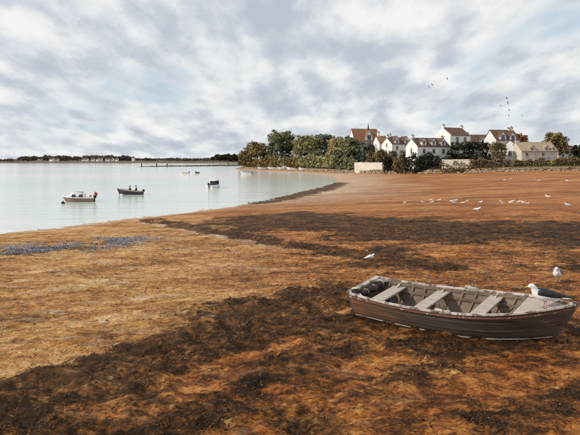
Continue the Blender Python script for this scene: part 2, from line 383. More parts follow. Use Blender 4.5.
# wrack and weed fronds lying on the mud
def scatter(name, n, seed, accept, lmin, lmax, wfac, m, label, rmin=4.2, rmax=34., lift=.016):
    g = np.random.default_rng(seed)
    r = np.exp(g.uniform(math.log(rmin), math.log(rmax), n*3)); r = r * g.uniform(.9, 1.1, n*3); a = g.uniform(-R(38), R(38), n*3)
    X = r*np.sin(a); Y = r*np.cos(a); _, s = macro(X, Y); wd, mus = zones(X, Y)
    k = (accept(X, Y, wd, mus, s) > g.random(n*3)) & (s > .6)
    X, Y = X[k][:n], Y[k][:n]; n = len(X)
    ln = g.uniform(lmin, lmax, n) * np.clip(.5 + Y/12, .8, 2.6); wdt = ln * wfac * g.uniform(.6, 1.3, n)
    th = g.normal(0, .75, n); cv = g.normal(0, .7, n); lf = g.uniform(.2, 1, n)*lift; tl = g.uniform(-.7, .7, n)
    seg = 4; V = np.zeros((n, seg, 2, 3)); px = X.copy(); py = Y.copy()
    for j in range(seg):
        t = j/(seg-1); ang = th + cv*t
        px = X + np.cos(ang)*ln*(t-.5); py = Y + np.sin(ang)*ln*(t-.5)
        wj = wdt*(.35 + .65*math.sin(math.pi*min(.95, t+.12)))
        for q, sg in enumerate((-1, 1)):
            V[:, j, q, 0] = px - np.sin(ang)*wj*sg; V[:, j, q, 1] = py + np.cos(ang)*wj*sg
            V[:, j, q, 2] = lf*math.sin(math.pi*t)*1.2 + sg*wj*tl*.8
    zz = ground_z(V[..., 0].ravel(), V[..., 1].ravel())[0].reshape(V.shape[:3])
    V[..., 2] += zz + .006
    base = np.arange(n)[:, None]*seg*2 + np.arange(seg-1)[None]*2
    Q = np.stack([base, base+1, base+3, base+2], -1).reshape(-1, 4)
    return tag(np_mesh(name, V.reshape(-1, 3), Q, m), label, 'seaweed', kind='stuff')
wm = leafmat('dark_wrack', (.010,.007,.005), (.045,.024,.011), (.24,.10,.032), 2.2)
gm = leafmat('rust_weed', (.05,.020,.007), (.20,.070,.018), (.38,.16,.046), .9)
tm = leafmat('straw_weed', (.20,.11,.045), (.40,.245,.11), (.62,.46,.28), .9)
scatter('dark_seaweed', 50000, 1, lambda X,Y,w_,mu,s: np.clip(w_*w_*.42*(.25+1.5*sstep(.38, .62, fbm(X*1.1, Y*1.5, 3, 44))), .03, 1), .015, .060, .13, wm, 'dark wrack lying in ragged bands across the mud')
scatter('rust_seaweed', 30000, 2, lambda X,Y,w_,mu,s: .5*np.clip(1.1-w_, .10, 1)*(1-sstep(-1.2, 1.0, side(X, Y))*.75), .012, .036, .13, gm, 'rust orange weed strewn over the mud in the foreground', lift=.006)
scatter('straw_seaweed', 26000, 3, lambda X,Y,w_,mu,s: .6*np.clip(.8-w_, 0, 1)*sstep(-1.2, 1.0, side(X, Y)), .02, .06, .10, tm, 'straw coloured dry weed scattered on the tan sand', lift=.004)
scatter('kelp_strands', 6000, 6, lambda X,Y,w_,mu,s: np.clip(w_*.5, .05, 1), .07, .20, .018, wm, 'thin dark strands of kelp lying across the mud', lift=.02)
mm_ = simple('mussel_shell', (.07,.075,.09), (.44,.47,.52), 2.5, .35, spec=.5)
scatter('mussel_shells', 15000, 4, lambda X,Y,w_,mu,s: mu*1.0, .012, .034, .36, mm_, 'blue grey mussel shells in a glinting patch near the water', 20., 45., .04)

def pebbles(n, seed):
    g = np.random.default_rng(seed); r = np.exp(g.uniform(math.log(4.2), math.log(26), n)); a = g.uniform(-R(38), R(38), n)
    X = r*np.sin(a); Y = r*np.cos(a); cl = fbm(X*.8, Y*.8, 3, 55) + g.normal(0, .08, n); k = (cl > .5) & (macro(X, Y)[1] > 1); X, Y = X[k], Y[k]; n = len(X)
    z = ground_z(X, Y)[0]; sz = np.clip(np.exp(g.normal(math.log(.008), .4, n)), .003, .018) * np.clip(.6+Y/16, 1, 2)
    D = np.array([(1,0,0),(.5,.8,0),(-.5,.8,0),(-1,0,0),(-.5,-.8,0),(.5,-.8,0),(.35,.3,.75),(-.35,.25,.7),(0,-.4,.72)], float)
    V = np.stack([X, Y, z], 1)[:, None] + D[None]*sz[:, None, None]*g.uniform(.65, 1.35, (n, 9, 3))
    T = np.array([(0,1,6),(1,2,6),(2,7,6),(2,3,7),(3,4,7),(4,8,7),(4,5,8),(5,0,8),(0,6,8),(6,7,8)]); Q = (np.arange(n)[:, None, None]*9 + T[None]).reshape(-1, 3)
    tag(np_mesh('pebbles', V.reshape(-1, 3), Q, leafmat('pebble', (.018,.012,.009), (.07,.040,.022), (.26,.15,.075), 3.), None, True), 'small brown and grey pebbles and shell bits strewn over the mud', 'pebbles', kind='stuff')
pebbles(11000, 12)

# ------------------------------------------------------------------ foliage
def crown_mesh(lobes, n, leaf, seed, clump=24, sigma=.20):
    g = np.random.default_rng(seed); L = np.array(lobes, float)
    wgt = (L[:, 3]*L[:, 4]*L[:, 5])**(2/3); wgt /= wgt.sum()
    C = []; Rr = []
    for k, l in enumerate(L):
        m = max(6, int(clump*len(L)*wgt[k]))
        d = g.normal(size=(m, 3)); d /= np.linalg.norm(d, axis=1)[:, None]; d[:, 2] = np.where(d[:, 2] < -.55, -d[:, 2], d[:, 2])
        C.append(l[:3] + d*l[3:6]*g.uniform(.55, .98, (m, 1))); Rr.append(np.tile(l[3:6]*sigma*1.6, (m, 1))*g.uniform(.6, 1.35, (m, 1)))
    C = np.concatenate(C); Rr = np.concatenate(Rr); vol = (Rr.prod(1))**(2/3); i = g.choice(len(C), n, p=vol/vol.sum())
    d = g.normal(size=(n, 3)); d /= np.linalg.norm(d, axis=1)[:, None]
    P = C[i] + d*Rr[i]*(g.random((n, 1))**.45)
    nrm = d + g.normal(size=(n, 3))*.55 + np.array([0, 0, .35]); nrm /= np.linalg.norm(nrm, axis=1)[:, None]
    u = np.cross(nrm, g.normal(size=(n, 3))); u /= np.linalg.norm(u, axis=1)[:, None]; v = np.cross(nrm, u)
    s = leaf*g.uniform(.55, 1.3, (n, 1)); bend = nrm*s*.18
    V = np.stack([P-u*s, P-v*s*.55-bend, P+u*s, P+v*s*.6-bend], 1).reshape(-1, 3)
    return V, np.arange(n*4).reshape(-1, 4)
def crown(name, lobes, n, leaf, seed, m, parent, **k):
    V, Q = crown_mesh(lobes, n, leaf, seed, **k); return np_mesh(name, V, Q, m, parent)
def tree(name, label, px, Y, top, width, m, seed, n=7000, leaf=.34, cat='tree', group=None, base=None, low=.10, nl=9):
    """a broad tree whose crown spans `width` columns of the photograph and reaches row `top`"""
    rg = random.Random(seed); X = (px-290)*Y/F; z0 = hz(X, Y) - .15
    h = CH - (top-HZ)*Y/F - z0; wr = width*Y/F/2
    root = empty(name, (X, Y, z0)); tag(root, label, cat, group)
    lobes = [(0, 0, h*.55, wr*.60, wr*.60, h*.36)]
    for k in range(nl*2):
        zf = low + (.88-low)*(k+rg.random())/(nl*2); a = k*2.4 + rg.uniform(-.5, .5)
        env = wr*(max(.05, 1 - abs((zf-.45)/.60)**2.3))**.5; lr = wr*rg.uniform(.26, .40)
        q = max(0, env-lr)*rg.uniform(.75, 1.05)
        lobes.append((math.cos(a)*q, math.sin(a)*q, h*zf, lr, lr, min(h*rg.uniform(.11, .17), h*(.985-zf)+.2)))
    b = MB(); r0 = max(.12, h*.028)
    pts = [(0, 0, -.3), (rg.uniform(-.2, .2), rg.uniform(-.2, .2), h*.25), (rg.uniform(-.4, .4), 0, h*.5), (rg.uniform(-.4, .4), 0, h*.78)]
    b.tube(pts, [r0*1.3, r0, r0*.7, r0*.25], 8)
    for l in lobes[2:14:2]:
        s0 = Vector((0, 0, h*rg.uniform(.15, .42))); e = Vector(l[:3])
        b.tube([s0, s0.lerp(e, .5) + Vector((0, 0, -h*.04)), e], [r0*.55, r0*.35, r0*.12], 6)
    b.build('trunk', M['bark'], root, True)
    crown('crown', lobes, n, leaf, seed, m, root)
    return root
def hedge(name, label, pxs, Y, top, bot, depth, m, seed, n=5000, leaf=.26, group=None, cat='hedge'):
    """clipped or loose hedge between photograph columns; top/bot are rows, one per column"""
    Ys = list(Y) if isinstance(Y, tuple) else [Y]*len(pxs); Y = sum(Ys)/len(Ys)
    xs = [(p-290)*y/F for p, y in zip(pxs, Ys)]; zt = [CH-(q-HZ)*y/F for q, y in zip(top, Ys)]; zb = [CH-(q-HZ)*y/F for q, y in zip(bot, Ys)]
    yat = lambda x: float(np.interp(x, xs, Ys))
    x0 = xs[0]; root = empty(name, (sum(xs)/len(xs), Y, hz(sum(xs)/len(xs), Y))); ox, oz = root.location.x, root.location.z
    tag(root, label, cat, group); rg = random.Random(seed); lobes = []
    L = xs[-1]-xs[0]; k = max(4, int(L/1.1))
    for i in range(k):
        x = xs[0] + L*(i+.5)/k; a = float(np.interp(x, xs, zt)); c = float(np.interp(x, xs, zb)); c = min(c, hz(x, yat(x)))
        m_ = (a-c)*(1 if name == 'clipped_hedge' else rg.uniform(.62, 1.12))
        for q_ in (.15, .42, .68, .84): lobes.append((x-ox+rg.uniform(-.2, .2), yat(x)-Y+rg.uniform(-.2, .2), c+m_*q_-oz, L/k*.8, depth/2, m_*.2))
    b = MB()
    for i in range(0, 4*k, 8):
        l = lobes[i]; b.tube([(l[0], l[1], hz(l[0]+ox, l[1]+Y)-oz-.2), (l[0]+.1, l[1]+.1, l[2]), (l[0]-.1, l[1], l[2]+l[5])], [.09, .06, .02], 6)
    b.build('stems', M['bark'], root)
    crown('foliage', lobes, n, leaf, seed, m, root, sigma=.26)
    return root

# ------------------------------------------------------------------ buildings
def window(parent, loc, rz, wd, ht, fm=None, name='window'):
    """frame proud of the wall, glass set back inside it; local -y faces out"""
    f = MB(); t = .09; h2 = wd/2
    f.box(-h2, -h2+t, -.06, .05, 0, ht); f.box(h2-t, h2, -.06, .05, 0, ht)
    f.box(-h2+t, h2-t, -.06, .05, ht-t, ht); f.box(-h2+t, h2-t, -.06, .05, 0, t)
    f.box(-.03, .03, -.05, .04, t, ht-t); f.box(-h2-.08, h2+.08, -.14, .03, -.08, -.002)
    o = f.build(name, fm or M['frame'], parent); o.location = loc; o.rotation_euler = (0, 0, rz)
    p = MB().box(-h2+t, h2-t, -.012, .02, t, ht-t).build('pane', M['glass'], o)
    return o
def chev(d, he, hr, o, th):
    k = (hr-he)/(d/2)
    return [(-d/2-o, he-o*k), (-d/2-o, he-o*k+th), (0, hr+th*1.15), (d/2+o, he-o*k+th), (d/2+o, he-o*k), (0, hr+.004)]
def house(name, label, px, Y, wd, dp, eave, ridge, rz, wm_, rm, chim=(), front=(), gable=(), dormers=(), door=None, group=None, over=.12, fm=None, ridge_trim=False):
    X = (px-290)*Y/F; z0 = hz(X, Y); he = CH-(eave-HZ)*Y/F-z0; hr = CH-(ridge-HZ)*Y/F-z0
    root = empty(name, (X, Y, z0), R(rz)); tag(root, label, 'house', group)
    MB().prism([(-dp/2,-1.2),(dp/2,-1.2),(dp/2,he),(0,hr),(-dp/2,he)], 'x', -wd/2, wd/2).build('wall', wm_, root)
    rf = MB().prism(chev(dp, he, hr, .25, .16), 'x', -wd/2-over, wd/2+over).build('roof', rm, root)
    for fx, cw, ch in chim:
        c = MB().box(-cw/2+fx*wd, cw/2+fx*wd, -.38, .38, hr-.7, hr+ch).build('chimney', wm_, rf)
        MB().box(-cw/2-.06+fx*wd, cw/2+.06+fx*wd, -.44, .44, hr+ch+.002, hr+ch+.14).build('chimney_cap', M['stone'], rf)
        for q in (-.16, .16): MB().tube([(fx*wd+q, 0, hr+ch+.1), (fx*wd+q, 0, hr+ch+.5)], [.11, .09], 8).build('chimney_pot', M['roof_rust'], rf)
    for fx, zz, a, b in front: window(root, (fx*wd, -dp/2, zz if zz >= 0 else he+zz), 0, a, b, fm)
    for fy, zz, a, b in gable: window(root, (-wd/2, fy*dp, zz if zz >= 0 else he+zz), R(-90), a, b, fm)
    if door is not None:
        d = MB().box(-.5, .5, -.05, .05, -.2, 2.0).build('door', M['blue_frame'], root); d.location = (door*wd, -dp/2, 0)
        MB().tube([(.34, -.10, .95), (.34, -.05, .95)], .04, 6).build('handle', M['dark_wood'], d)
    k = (hr-he)/(dp/2)
    for fx, dw, dz0, dh, pk, fwd in dormers:          # width, sill height above eave, cheek height, gable height, how far forward
        y0 = -dp/2 - fwd; yb = min(0, -dp/2 + (dz0+dh+pk)/k + .3); zb = he+dz0 - .3
        zt = he+dz0+dh
        dm = MB().prism([(-dw/2, zb if fwd < .02 else -.3), (dw/2, zb if fwd < .02 else -.3), (dw/2, zt), (0, zt+pk), (-dw/2, zt)], 'y', y0+.02, yb).build('dormer', wm_, root)
        dm.location.x = fx*wd
        MB().prism([(-dw/2-.14, zt-.14*pk/(dw/2)), (-dw/2-.14, zt-.14*pk/(dw/2)+.12), (0, zt+pk+.13), (dw/2+.14, zt-.14*pk/(dw/2)+.12), (dw/2+.14, zt-.14*pk/(dw/2)), (0, zt+pk+.004)], 'y', y0-.06, yb+.25).build('dormer_roof', rm, dm)
        window(dm, (0, y0+.02, zt-dh*.9), 0, dw*.55, dh*.95+pk*.25, fm)
    return root, he, hr

W, RB, RR, RS = M['white_wall'], M['roof_brown'], M['roof_rust'], M['roof_slate']
h1, he1, hr1 = house('large_house', 'large house with tall rust brown roof and thin spire, rising behind the trees', 364, 204, 9.6, 6.5, 141, 129.3, 14, W, RR,
      gable=((0, -2.2, .9, 1.3),), front=((-.3, -2.0, .9, 1.3), (.3, -2.0, .9, 1.3)), dormers=((.07, 2.6, .2, 1.2, 2.4, .0),))
b = MB(); b.tube([(.75, -2.3, he1+2.6), (.75, -2.3, hr1+.1), (.75, -2.3, hr1+2.3)], [.42, .30, .02], 8); b.build('spire', M['dark_wood'], h1)
house('stone_cottage', 'small house with brown roof and slim white chimneys between big roof and shrubs', 384, 186, 5.5, 6, 143, 136.5, 12, W, RR,
      chim=((-.35, .7, 1.3), (.40, .6, .6)), front=((-.2, -1.8, .8, 1.2), (.25, -1.8, .8, 1.2)), gable=((0, -1.5, .8, 1.1),))
house('gabled_cottage', 'narrow white cottage with steep brown roof, left of the three dormer house', 397, 178, 7.5, 6, 144, 138, 22, W, RB,
      chim=((-.45, .7, .7),), front=((-.25, -1.9, .8, 1.2), (.25, -1.9, .8, 1.2)), gable=((0, -1.0, .8, 1.2),), dormers=((-.25, 1.5, .1, .9, 1.3, 0), (.22, 1.5, .1, .9, 1.3, 0)))
house('long_cottage', 'long low white house with three white dormers in its dark roof', 427.5, 162, 10.6, 6.2, 146.4, 138.5, 20, W, RS,
      chim=((-.47, .8, .7), (.47, .8, .5)), front=((-.30, -2.1, 1.0, 1.4), (0.0, -2.1, 1.0, 1.4), (.30, -2.1, 1.0, 1.4)), gable=((0, -1.9, .9, 1.3),),
      dormers=((-.30, 1.45, .25, 1.05, .95, 0), (0, 1.45, .25, 1.05, .95, 0), (.30, 1.45, .25, 1.05, .95, 0)), door=.15)
house('tall_white_house', 'tallest white house with brown roof and a chimney on each end', 452.5, 172, 7.6, 7.2, 135.6, 128.2, 24, W, RB,
      chim=((-.46, .7, .75), (.46, .7, .6)), front=((-.16, -2.1, 1.0, 1.6), (.22, -2.1, 1.0, 1.6), (-.16, -5, 1.0, 1.5), (.22, -5, 1.0, 1.5)), gable=((-.2, -4.8, .8, 1.2), (.2, -4.8, .8, 1.2)), over=-.35)
house('arched_cottage', 'white cottage with brown roof and wide front gable above the clipped dark hedge', 478.5, 180, 8.0, 6.5, 142.5, 135.2, 8, W, RB,
      chim=((-.46, .7, .6),), front=((-.36, -1.9, .8, 1.2),), dormers=((.02, 3.2, -.6, 1.0, 1.3, .25),))
house('twin_dormer_house', 'white house with two tall pointed dormers and steep brown roof', 501.5, 166, 7.4, 7, 140.2, 130.4, 10, W, RB,
      chim=((.42, .8, .8), (.30, .5, .5)), front=((-.28, -4.6, 1.0, 1.5), (.12, -4.6, 1.0, 1.5)), dormers=((-.22, 2.0, -.5, 1.5, 1.35, .12), (.20, 2.0, -.5, 1.4, 1.3, .12)), fm=M['blue_frame'])
house('white_gable_wing', 'tall narrow white gable end facing left beside the thatched cottage', 510.5, 159, 2.6, 5.2, 148.5, 140.5, 62, W, RB,
      gable=((0, -2.2, .9, 1.5),), front=((0, -2.0, .7, 1.2),))
house('thatched_cottage', 'long cottage with pale thatched roof and arched thatch dormers', 533, 157, 10.4, 6.6, 151.0, 142.6, 7, M['cream_wall'], M['thatch'],
      chim=((-.46, .8, .5),), front=((-.36, -1.6, .9, 1.2), (-.14, -1.6, .9, 1.2), (.10, -1.6, .9, 1.2), (.38, -1.6, .9, 1.2)),
      dormers=((-.20, 1.7, -.1, .8, .7, .04), (.20, 1.5, -.1, .8, .7, .04), (.40, 1.5, -.1, .8, .7, .04)), door=.25)
house('small_white_house', 'small white gable peeping out behind the round dark tree', 549.5, 190, 4.5, 5, 142.5, 138.2, 60, W, RS, chim=((-.3, .6, .5),), gable=((0, -1.4, .8, 1.1),))
house('end_cottage', 'low pale cottage half hidden under the dark tree at the right', 562, 172, 7, 6, 152, 146, 12, M['cream_wall'], RS,
      chim=((-.4, .7, .5),), front=((-.3, -1.7, .9, 1.2), (.05, -1.7, .9, 1.2), (.35, -1.7, .9, 1.2)))

# garden walls
def garden_wall(label, p0, p1, Y0, Y1, top, m):
    a = Vector(((p0-290)*Y0/F, Y0, 0)); c = Vector(((p1-290)*Y1/F, Y1, 0)); d = c-a; ln = d.length
    z0 = min(hz(a.x, a.y), hz(c.x, c.y)); zt = CH-(top-HZ)*(Y0+Y1)/2/F - z0
    root = empty('garden_wall', (a.x, a.y, z0), math.atan2(d.y, d.x)); tag(root, label, 'wall')
    MB().box(0, ln, -.25, .25, -.6, zt-.12).build('wall', m, root)
    x = 0; rg = random.Random(int(p0))
    while x < ln-.2:
        q = min(ln-x, rg.uniform(.8, 1.3)); MB().box(x+.015, x+q-.015, -.32, .32, zt-.118, zt+rg.uniform(-.03, .06)).build('coping_stone', M['pale_stone'], root); x += q
garden_wall('long low white garden wall below the trees and large roof', 355, 383, 182, 169.3, 162.4, M['pale_stone'])
garden_wall('pale stone garden wall in front of the tall white house', 442, 471, 155.5, 151, 159.4, M['pale_stone'])

# the sea wall along the head of the beach
sw = empty('sea_wall', (WALLP[3][0], WALLP[3][1], 0)); tag(sw, 'low rough stone sea wall along the head of the beach', 'sea wall')
def sea_wall():
    ox, oy = WALLP[3]; rg = random.Random(11); core = MB(); st = MB(); cop = MB()
    for (ax, ay), (bx, by) in zip(WALLP[:-1], WALLP[1:]):
        ln = math.hypot(bx-ax, by-ay); n = max(2, int(ln/1.1)); dx, dy = (bx-ax)/ln, (by-ay)/ln; nx, ny = dy, -dx
        if ny > 0: nx, ny = -nx, -ny
        for i in range(n):
            x, y = ax+(bx-ax)*i/n, ay+(by-ay)*i/n; x2, y2 = ax+(bx-ax)*(i+1)/n, ay+(by-ay)*(i+1)/n
            zb = hz((x+x2)/2+nx*.9, (y+y2)/2+ny*.9); zt = zb+1.05
            v = [(x-ox, y-oy, zb-.5), (x2-ox, y2-oy, zb-.5), (x2-nx*.9-ox, y2-ny*.9-oy, zb-.5), (x-nx*.9-ox, y-ny*.9-oy, zb-.5)]
            core.add(v + [(p[0], p[1], zt-.2) for p in v], [(4,5,6,7),(0,1,5,4),(2,3,7,6)])
            for row in range(3):
                for q in range(2):
                    if rg.random() < .12: continue
                    t0 = (q + (row % 2)*.4)/2.; s = ln/n; cx = x+dx*s*t0-ox; cy = y+dy*s*t0-oy
                    l = s*.5*rg.uniform(.7, .98); hgt = .34*rg.uniform(.75, .98); z = zb-.12+row*.36; o_ = rg.uniform(.02, .16)
                    e = rg.uniform(-.05, .05)
                    a0 = (cx+nx*o_, cy+ny*o_); a1 = (cx+dx*l+nx*(o_+e), cy+dy*l+ny*(o_+e)); c1 = (cx+dx*l-nx*.3, cy+dy*l-ny*.3); c0 = (cx-nx*.3, cy-ny*.3)
                    st.add([(p[0], p[1], z) for p in (a0, a1, c1, c0)] + [(p[0]-nx*.03, p[1]-ny*.03, z+hgt+rg.uniform(-.03, .03)) for p in (a0, a1, c1, c0)],
                           [(0,3,2,1),(4,5,6,7),(0,1,5,4),(1,2,6,5),(2,3,7,6),(3,0,4,7)])
            if rg.random() < .85:      # rounded boulders fallen at the foot
                bx_, by_ = x+nx*rg.uniform(.3, 2.2)-ox, y+ny*rg.uniform(.3, 2.2)-oy; r_ = rg.uniform(.18, .5); zz = zb+r_*.2
                rings = []
                for k in range(5):
                    ph = -math.pi/2 + math.pi*(k+.15)/4.3; rings.append([(bx_+math.cos(2*math.pi*j/7)*math.cos(ph)*r_*rg.uniform(.8, 1.3), by_+math.sin(2*math.pi*j/7)*math.cos(ph)*r_*rg.uniform(.8, 1.2), zz+math.sin(ph)*r_*.7) for j in range(7)])
                cop.loft(rings)
    core.build('wall_core', M['dark_rock'], sw)
    tag(st.build('stones', M['stone'], sw), kind='stuff'); tag(cop.build('boulders', M['stone'], sw), kind='stuff')
sea_wall()

# ------------------------------------------------------------------ trees
TG = 'trees behind the inlet'
tree('bushy_tree', 'brownish bushy tree at the left tip of the headland', 257, 268, 141.5, 32, M['leaf_brown'], 21, 7000, .42, group=TG)
tree('low_bush', 'low dark brown bush at the water end of the headland', 245, 272, 151, 17, M['leaf_brown'], 22, 3000, .40, group=TG, cat='bush')
tree('broadleaf_tree', 'tallest dark green tree of the headland, second from the left', 282, 258, 129.5, 38, M['leaf_green'], 23, 9500, .42, group=TG)
tree('broadleaf_tree', 'olive tree in the middle of the headland clump', 307, 244, 134, 39, M['leaf_olive'], 24, 9500, .40, group=TG)
tree('broadleaf_tree', 'blue green tree behind the olive and golden trees', 325, 250, 133.5, 32, M['leaf_teal'], 25, 7000, .40, group=TG)
tree('broadleaf_tree', 'golden leaved tree right of the olive tree', 338, 214, 135.5, 29, M['leaf_gold'], 26, 7000, .36, group=TG)
tree('broadleaf_tree', 'dark green tree between the golden tree and the large house', 352, 196, 136, 29, M['leaf_green'], 27, 9000, .34, group=TG)
tree('broadleaf_tree', 'dark blue green tree in front of the large rust roof', 368, 188, 141, 20, M['leaf_teal'], 28, 7000, .32, group=TG)
tree('golden_shrub', 'small golden shrub at the foot of the headland trees', 324, 222, 155, 12, M['leaf_gold'], 29, 2400, .30, cat='bush')
tree('dark_shrub', 'dark shrub at the foot of the tallest green tree', 272, 256, 156, 15, M['leaf_green'], 30, 2600, .32, cat='bush')
tree('dark_shrub', 'olive brown shrub at the foot of the olive tree', 299, 238, 156, 14, M['leaf_olive'], 31, 2600, .32, cat='bush')
tree('rust_tree', 'rust coloured tree between the twin dormer house and the thatched cottage', 521, 182, 133.5, 17, M['leaf_rust'], 32, 5000, .30)
tree('round_tree', 'large round dark tree above the thatched cottage at the right', 556, 163, 131.5, 29, M['leaf_brown'], 33, 9000, .28, low=.3)
tree('round_tree', 'dark green tree cut by the right edge of the picture', 581, 158, 145, 22, M['leaf_hedge'], 34, 5500, .27)
tree('round_tree', 'brown tree standing just beyond the right edge', 603, 170, 142, 24, M['leaf_brown'], 39, 4000, .30)
for q, (px, Y, top, wd, mk, lb) in enumerate(((381, 176, 148, 17, 'leaf_brown', 'brown shrub under the small house with slim white chimneys'), (393, 172, 150, 13, 'leaf_shrub', 'reddish grey shrub left of the narrow white cottage'),
        (371, 180, 151, 14, 'leaf_shrub', 'greyish shrub above the long white garden wall'), (404, 166, 150, 12, 'leaf_shrub', 'pinkish brown shrub at the left end of the long low house'),
        (388, 166, 156, 12, 'leaf_hedge', 'dark shrub right of the white garden wall'), (398, 162, 157, 12, 'leaf_brown', 'low brown shrub beside the dark hedge'),
        (360, 193, 152, 13, 'leaf_teal', 'dark shrub at the left end of the white garden wall'))):
    tree('garden_shrub', lb, px, Y, top, wd, M[mk], 50+q, 2600, .24, cat='bush')
HG = 'garden hedges of the village'
hedge('clipped_hedge', 'tall clipped dark hedge in front of the tall white house', (451, 470, 490), 158, (142.8, 142.2, 143.2), (154, 154, 155), 2.4, M['leaf_hedge'], 61, 7000, .22, HG)
hedge('clipped_hedge', 'rounded brown hedge at the right end of the tall dark hedge', (491, 498, 505), 156, (144, 142.5, 145.5), (156, 156, 157), 2.6, M['leaf_brown'], 62, 3600, .22, HG)
hedge('loose_hedge', 'long low dark hedge sloping across below the white houses', (404, 425, 447, 470, 500), 156.5, (155.2, 154.6, 151.5, 153.5, 156.5), (163, 162.5, 162, 161, 162), 2.2, M['leaf_hedge'], 63, 9000, .22, HG)
hedge('loose_hedge', 'low dark hedge in front of the thatched cottage', (514, 530, 552), 150.5, (159, 158.2, 159), (163, 163, 163), 1.6, M['leaf_brown'], 64, 3000, .2, HG)
hedge('loose_hedge', 'mottled dark hedge on top of the sea wall below the rounded hedge', (470, 490, 512), 149.5, (158.5, 157.2, 159.5), (164, 164, 164), 1.5, M['leaf_shrub'], 65, 3200, .2, HG)
hedge('loose_hedge', 'dark hedge along the sea wall at the far right', (552, 566, 600), 149, (157.5, 157, 156), (164, 164, 164), 1.6, M['leaf_brown'], 66, 3600, .22, HG)

hedge('undergrowth', 'dark undergrowth below the brown and dark green trees of the headland', (244, 262, 282, 298), (272, 258, 241, 228), (160, 157, 156, 157), (167, 167, 167, 167), 5, M['leaf_brown'], 67, 6000, .4, cat='bush')
hedge('undergrowth', 'olive undergrowth below the olive and blue green trees', (296, 308, 322, 334), (230, 220, 209, 200), (157, 155.5, 156, 156), (167, 167, 167, 167), 5, M['leaf_olive'], 68, 6000, .36, cat='bush')
hedge('undergrowth', 'dark green undergrowth left of the white garden wall', (331, 342, 357), (202, 193, 183.5), (156, 153, 154), (167, 167, 167), 5, M['leaf_green'], 69, 5000, .33, cat='bush')
hedge('loose_hedge', 'patchy brown shrubs at the foot of the pale stone garden wall', (440, 455, 474), 149.2, (162.2, 161.6, 162.4), (165, 165, 165), 1.2, M['leaf_brown'], 70, 1500, .18, HG)

# ------------------------------------------------------------------ far shore, spit
def far_shore():
    Y0 = 690; xs = np.linspace(-240, 252, 124); rg = random.Random(3); V = []; f = []
    for i, p in enumerate(xs):
        h = .6 + 1.6*float(sstep(-5, 40, p)) + rg.uniform(0, .5); X = (p-290)*Y0/F
        V += [(X, Y0+rg.uniform(-3, 3), ZW-.4), (X, Y0+7, ZW+h*.7), (X, Y0+30, ZW+h), (X, Y0+160, ZW+h+2.0), (X, Y0+260, ZW-.4)]
    for i in range(len(xs)-1):
        for k in range(4): f.append((i*5+k, (i+1)*5+k, (i+1)*5+k+1, i*5+k+1))
    tag(meshobj('far_shore', V, f, M['far_land'], None, True), kind='structure')
    prof = [(-200, 159.5), (0, 159.6), (18, 159), (22, 157), (40, 156.2), (60, 156.6), (80, 156.8), (90, 156), (125, 156.4), (135, 158), (150, 158.6), (200, 158.8), (212, 158.4)]
    px_ = [p[0] for p in prof]; py_ = [p[1] for p in prof]; L = []
    for i in range(330):
        p = rg.uniform(-150, 216); Y = rg.uniform(720, 790); top = float(np.interp(p, px_, py_)) + rg.uniform(-.5, .7)
        z1 = CH-(top-HZ)*Y/F; z0 = ZW+2; hgt = max(1.2, z1-z0); L.append(((p-290)*Y/F, Y, z0+hgt*.5, rg.uniform(2.5, 5.5), 3.5, hgt*.55))
    V, Q = crown_mesh(L, 26000, .95, 7, clump=8, sigma=.3)
    tag(np_mesh('far_wood', V, Q, M['leaf_far']), 'low dark line of woodland along the far shore of the bay', 'wood', kind='stuff')
    L = []
    for i in range(90):
        p = 213 + 32*rg.random(); Y = rg.uniform(700, 740); top = 154.2 + .9*abs(math.sin(p*.55)) + rg.uniform(0, .8) + (1.8 if p < 216 else 0)
        z1 = CH-(top-HZ)*Y/F; z0 = ZW+2; hgt = z1-z0; L.append(((p-290)*Y/F, Y, z0+hgt*.52, rg.uniform(2.2, 4.2), 3, hgt*.52))
    V, Q = crown_mesh(L, 11000, .85, 8, clump=9, sigma=.3)
    tag(np_mesh('far_pines', V, Q, M['leaf_hedge']), 'darker stand of tall trees on the far shore left of the headland', 'wood', kind='stuff')
    rg2 = random.Random(9); od = ('first', 'second', 'third', 'fourth', 'fifth', 'sixth', 'seventh', 'eighth', 'ninth')
    FHL = ['left one of two tiny pale houses in the left part of the far wood', 'right one of two tiny pale houses in the left part of the far wood'] + \
          ['tiny white house, %s from the left in the far shore row' % q for q in od] + ['tiny isolated white gable standing right of the other far shore houses']
    for i, (p, wpx, dz) in enumerate(((52, 3.5, 0), (57, 3, 0), (83.5, 2.4, 0), (87, 2, .3), (93, 3.4, 0), (98, 2, .2), (101, 2.6, 0), (106.5, 2.4, .3), (108.5, 2.6, 0), (112.5, 1.8, 0), (117, 2.2, .2), (133.5, 1.5, 0))):
        Y = 706 + rg2.uniform(-4, 4); wd = wpx*Y/F; z0 = ZW+1.6; X = (p-290)*Y/F; hw = 2.6 + rg2.uniform(0, .8) if i != 11 else 4.6
        root = empty('far_house', (X, Y, z0), rg2.uniform(-.3, .3))
        tag(root, FHL[i], 'house', 'houses on the far shore')
        MB().prism([(-2.5, -1), (2.5, -1), (2.5, hw), (0, hw+1.8), (-2.5, hw)], 'x', -wd/2, wd/2).build('wall', W, root)
        MB().prism(chev(5, hw, hw+1.8, .2, .2), 'x', -wd/2-.1, wd/2+.1).build('roof', RS, root)
far_shore()
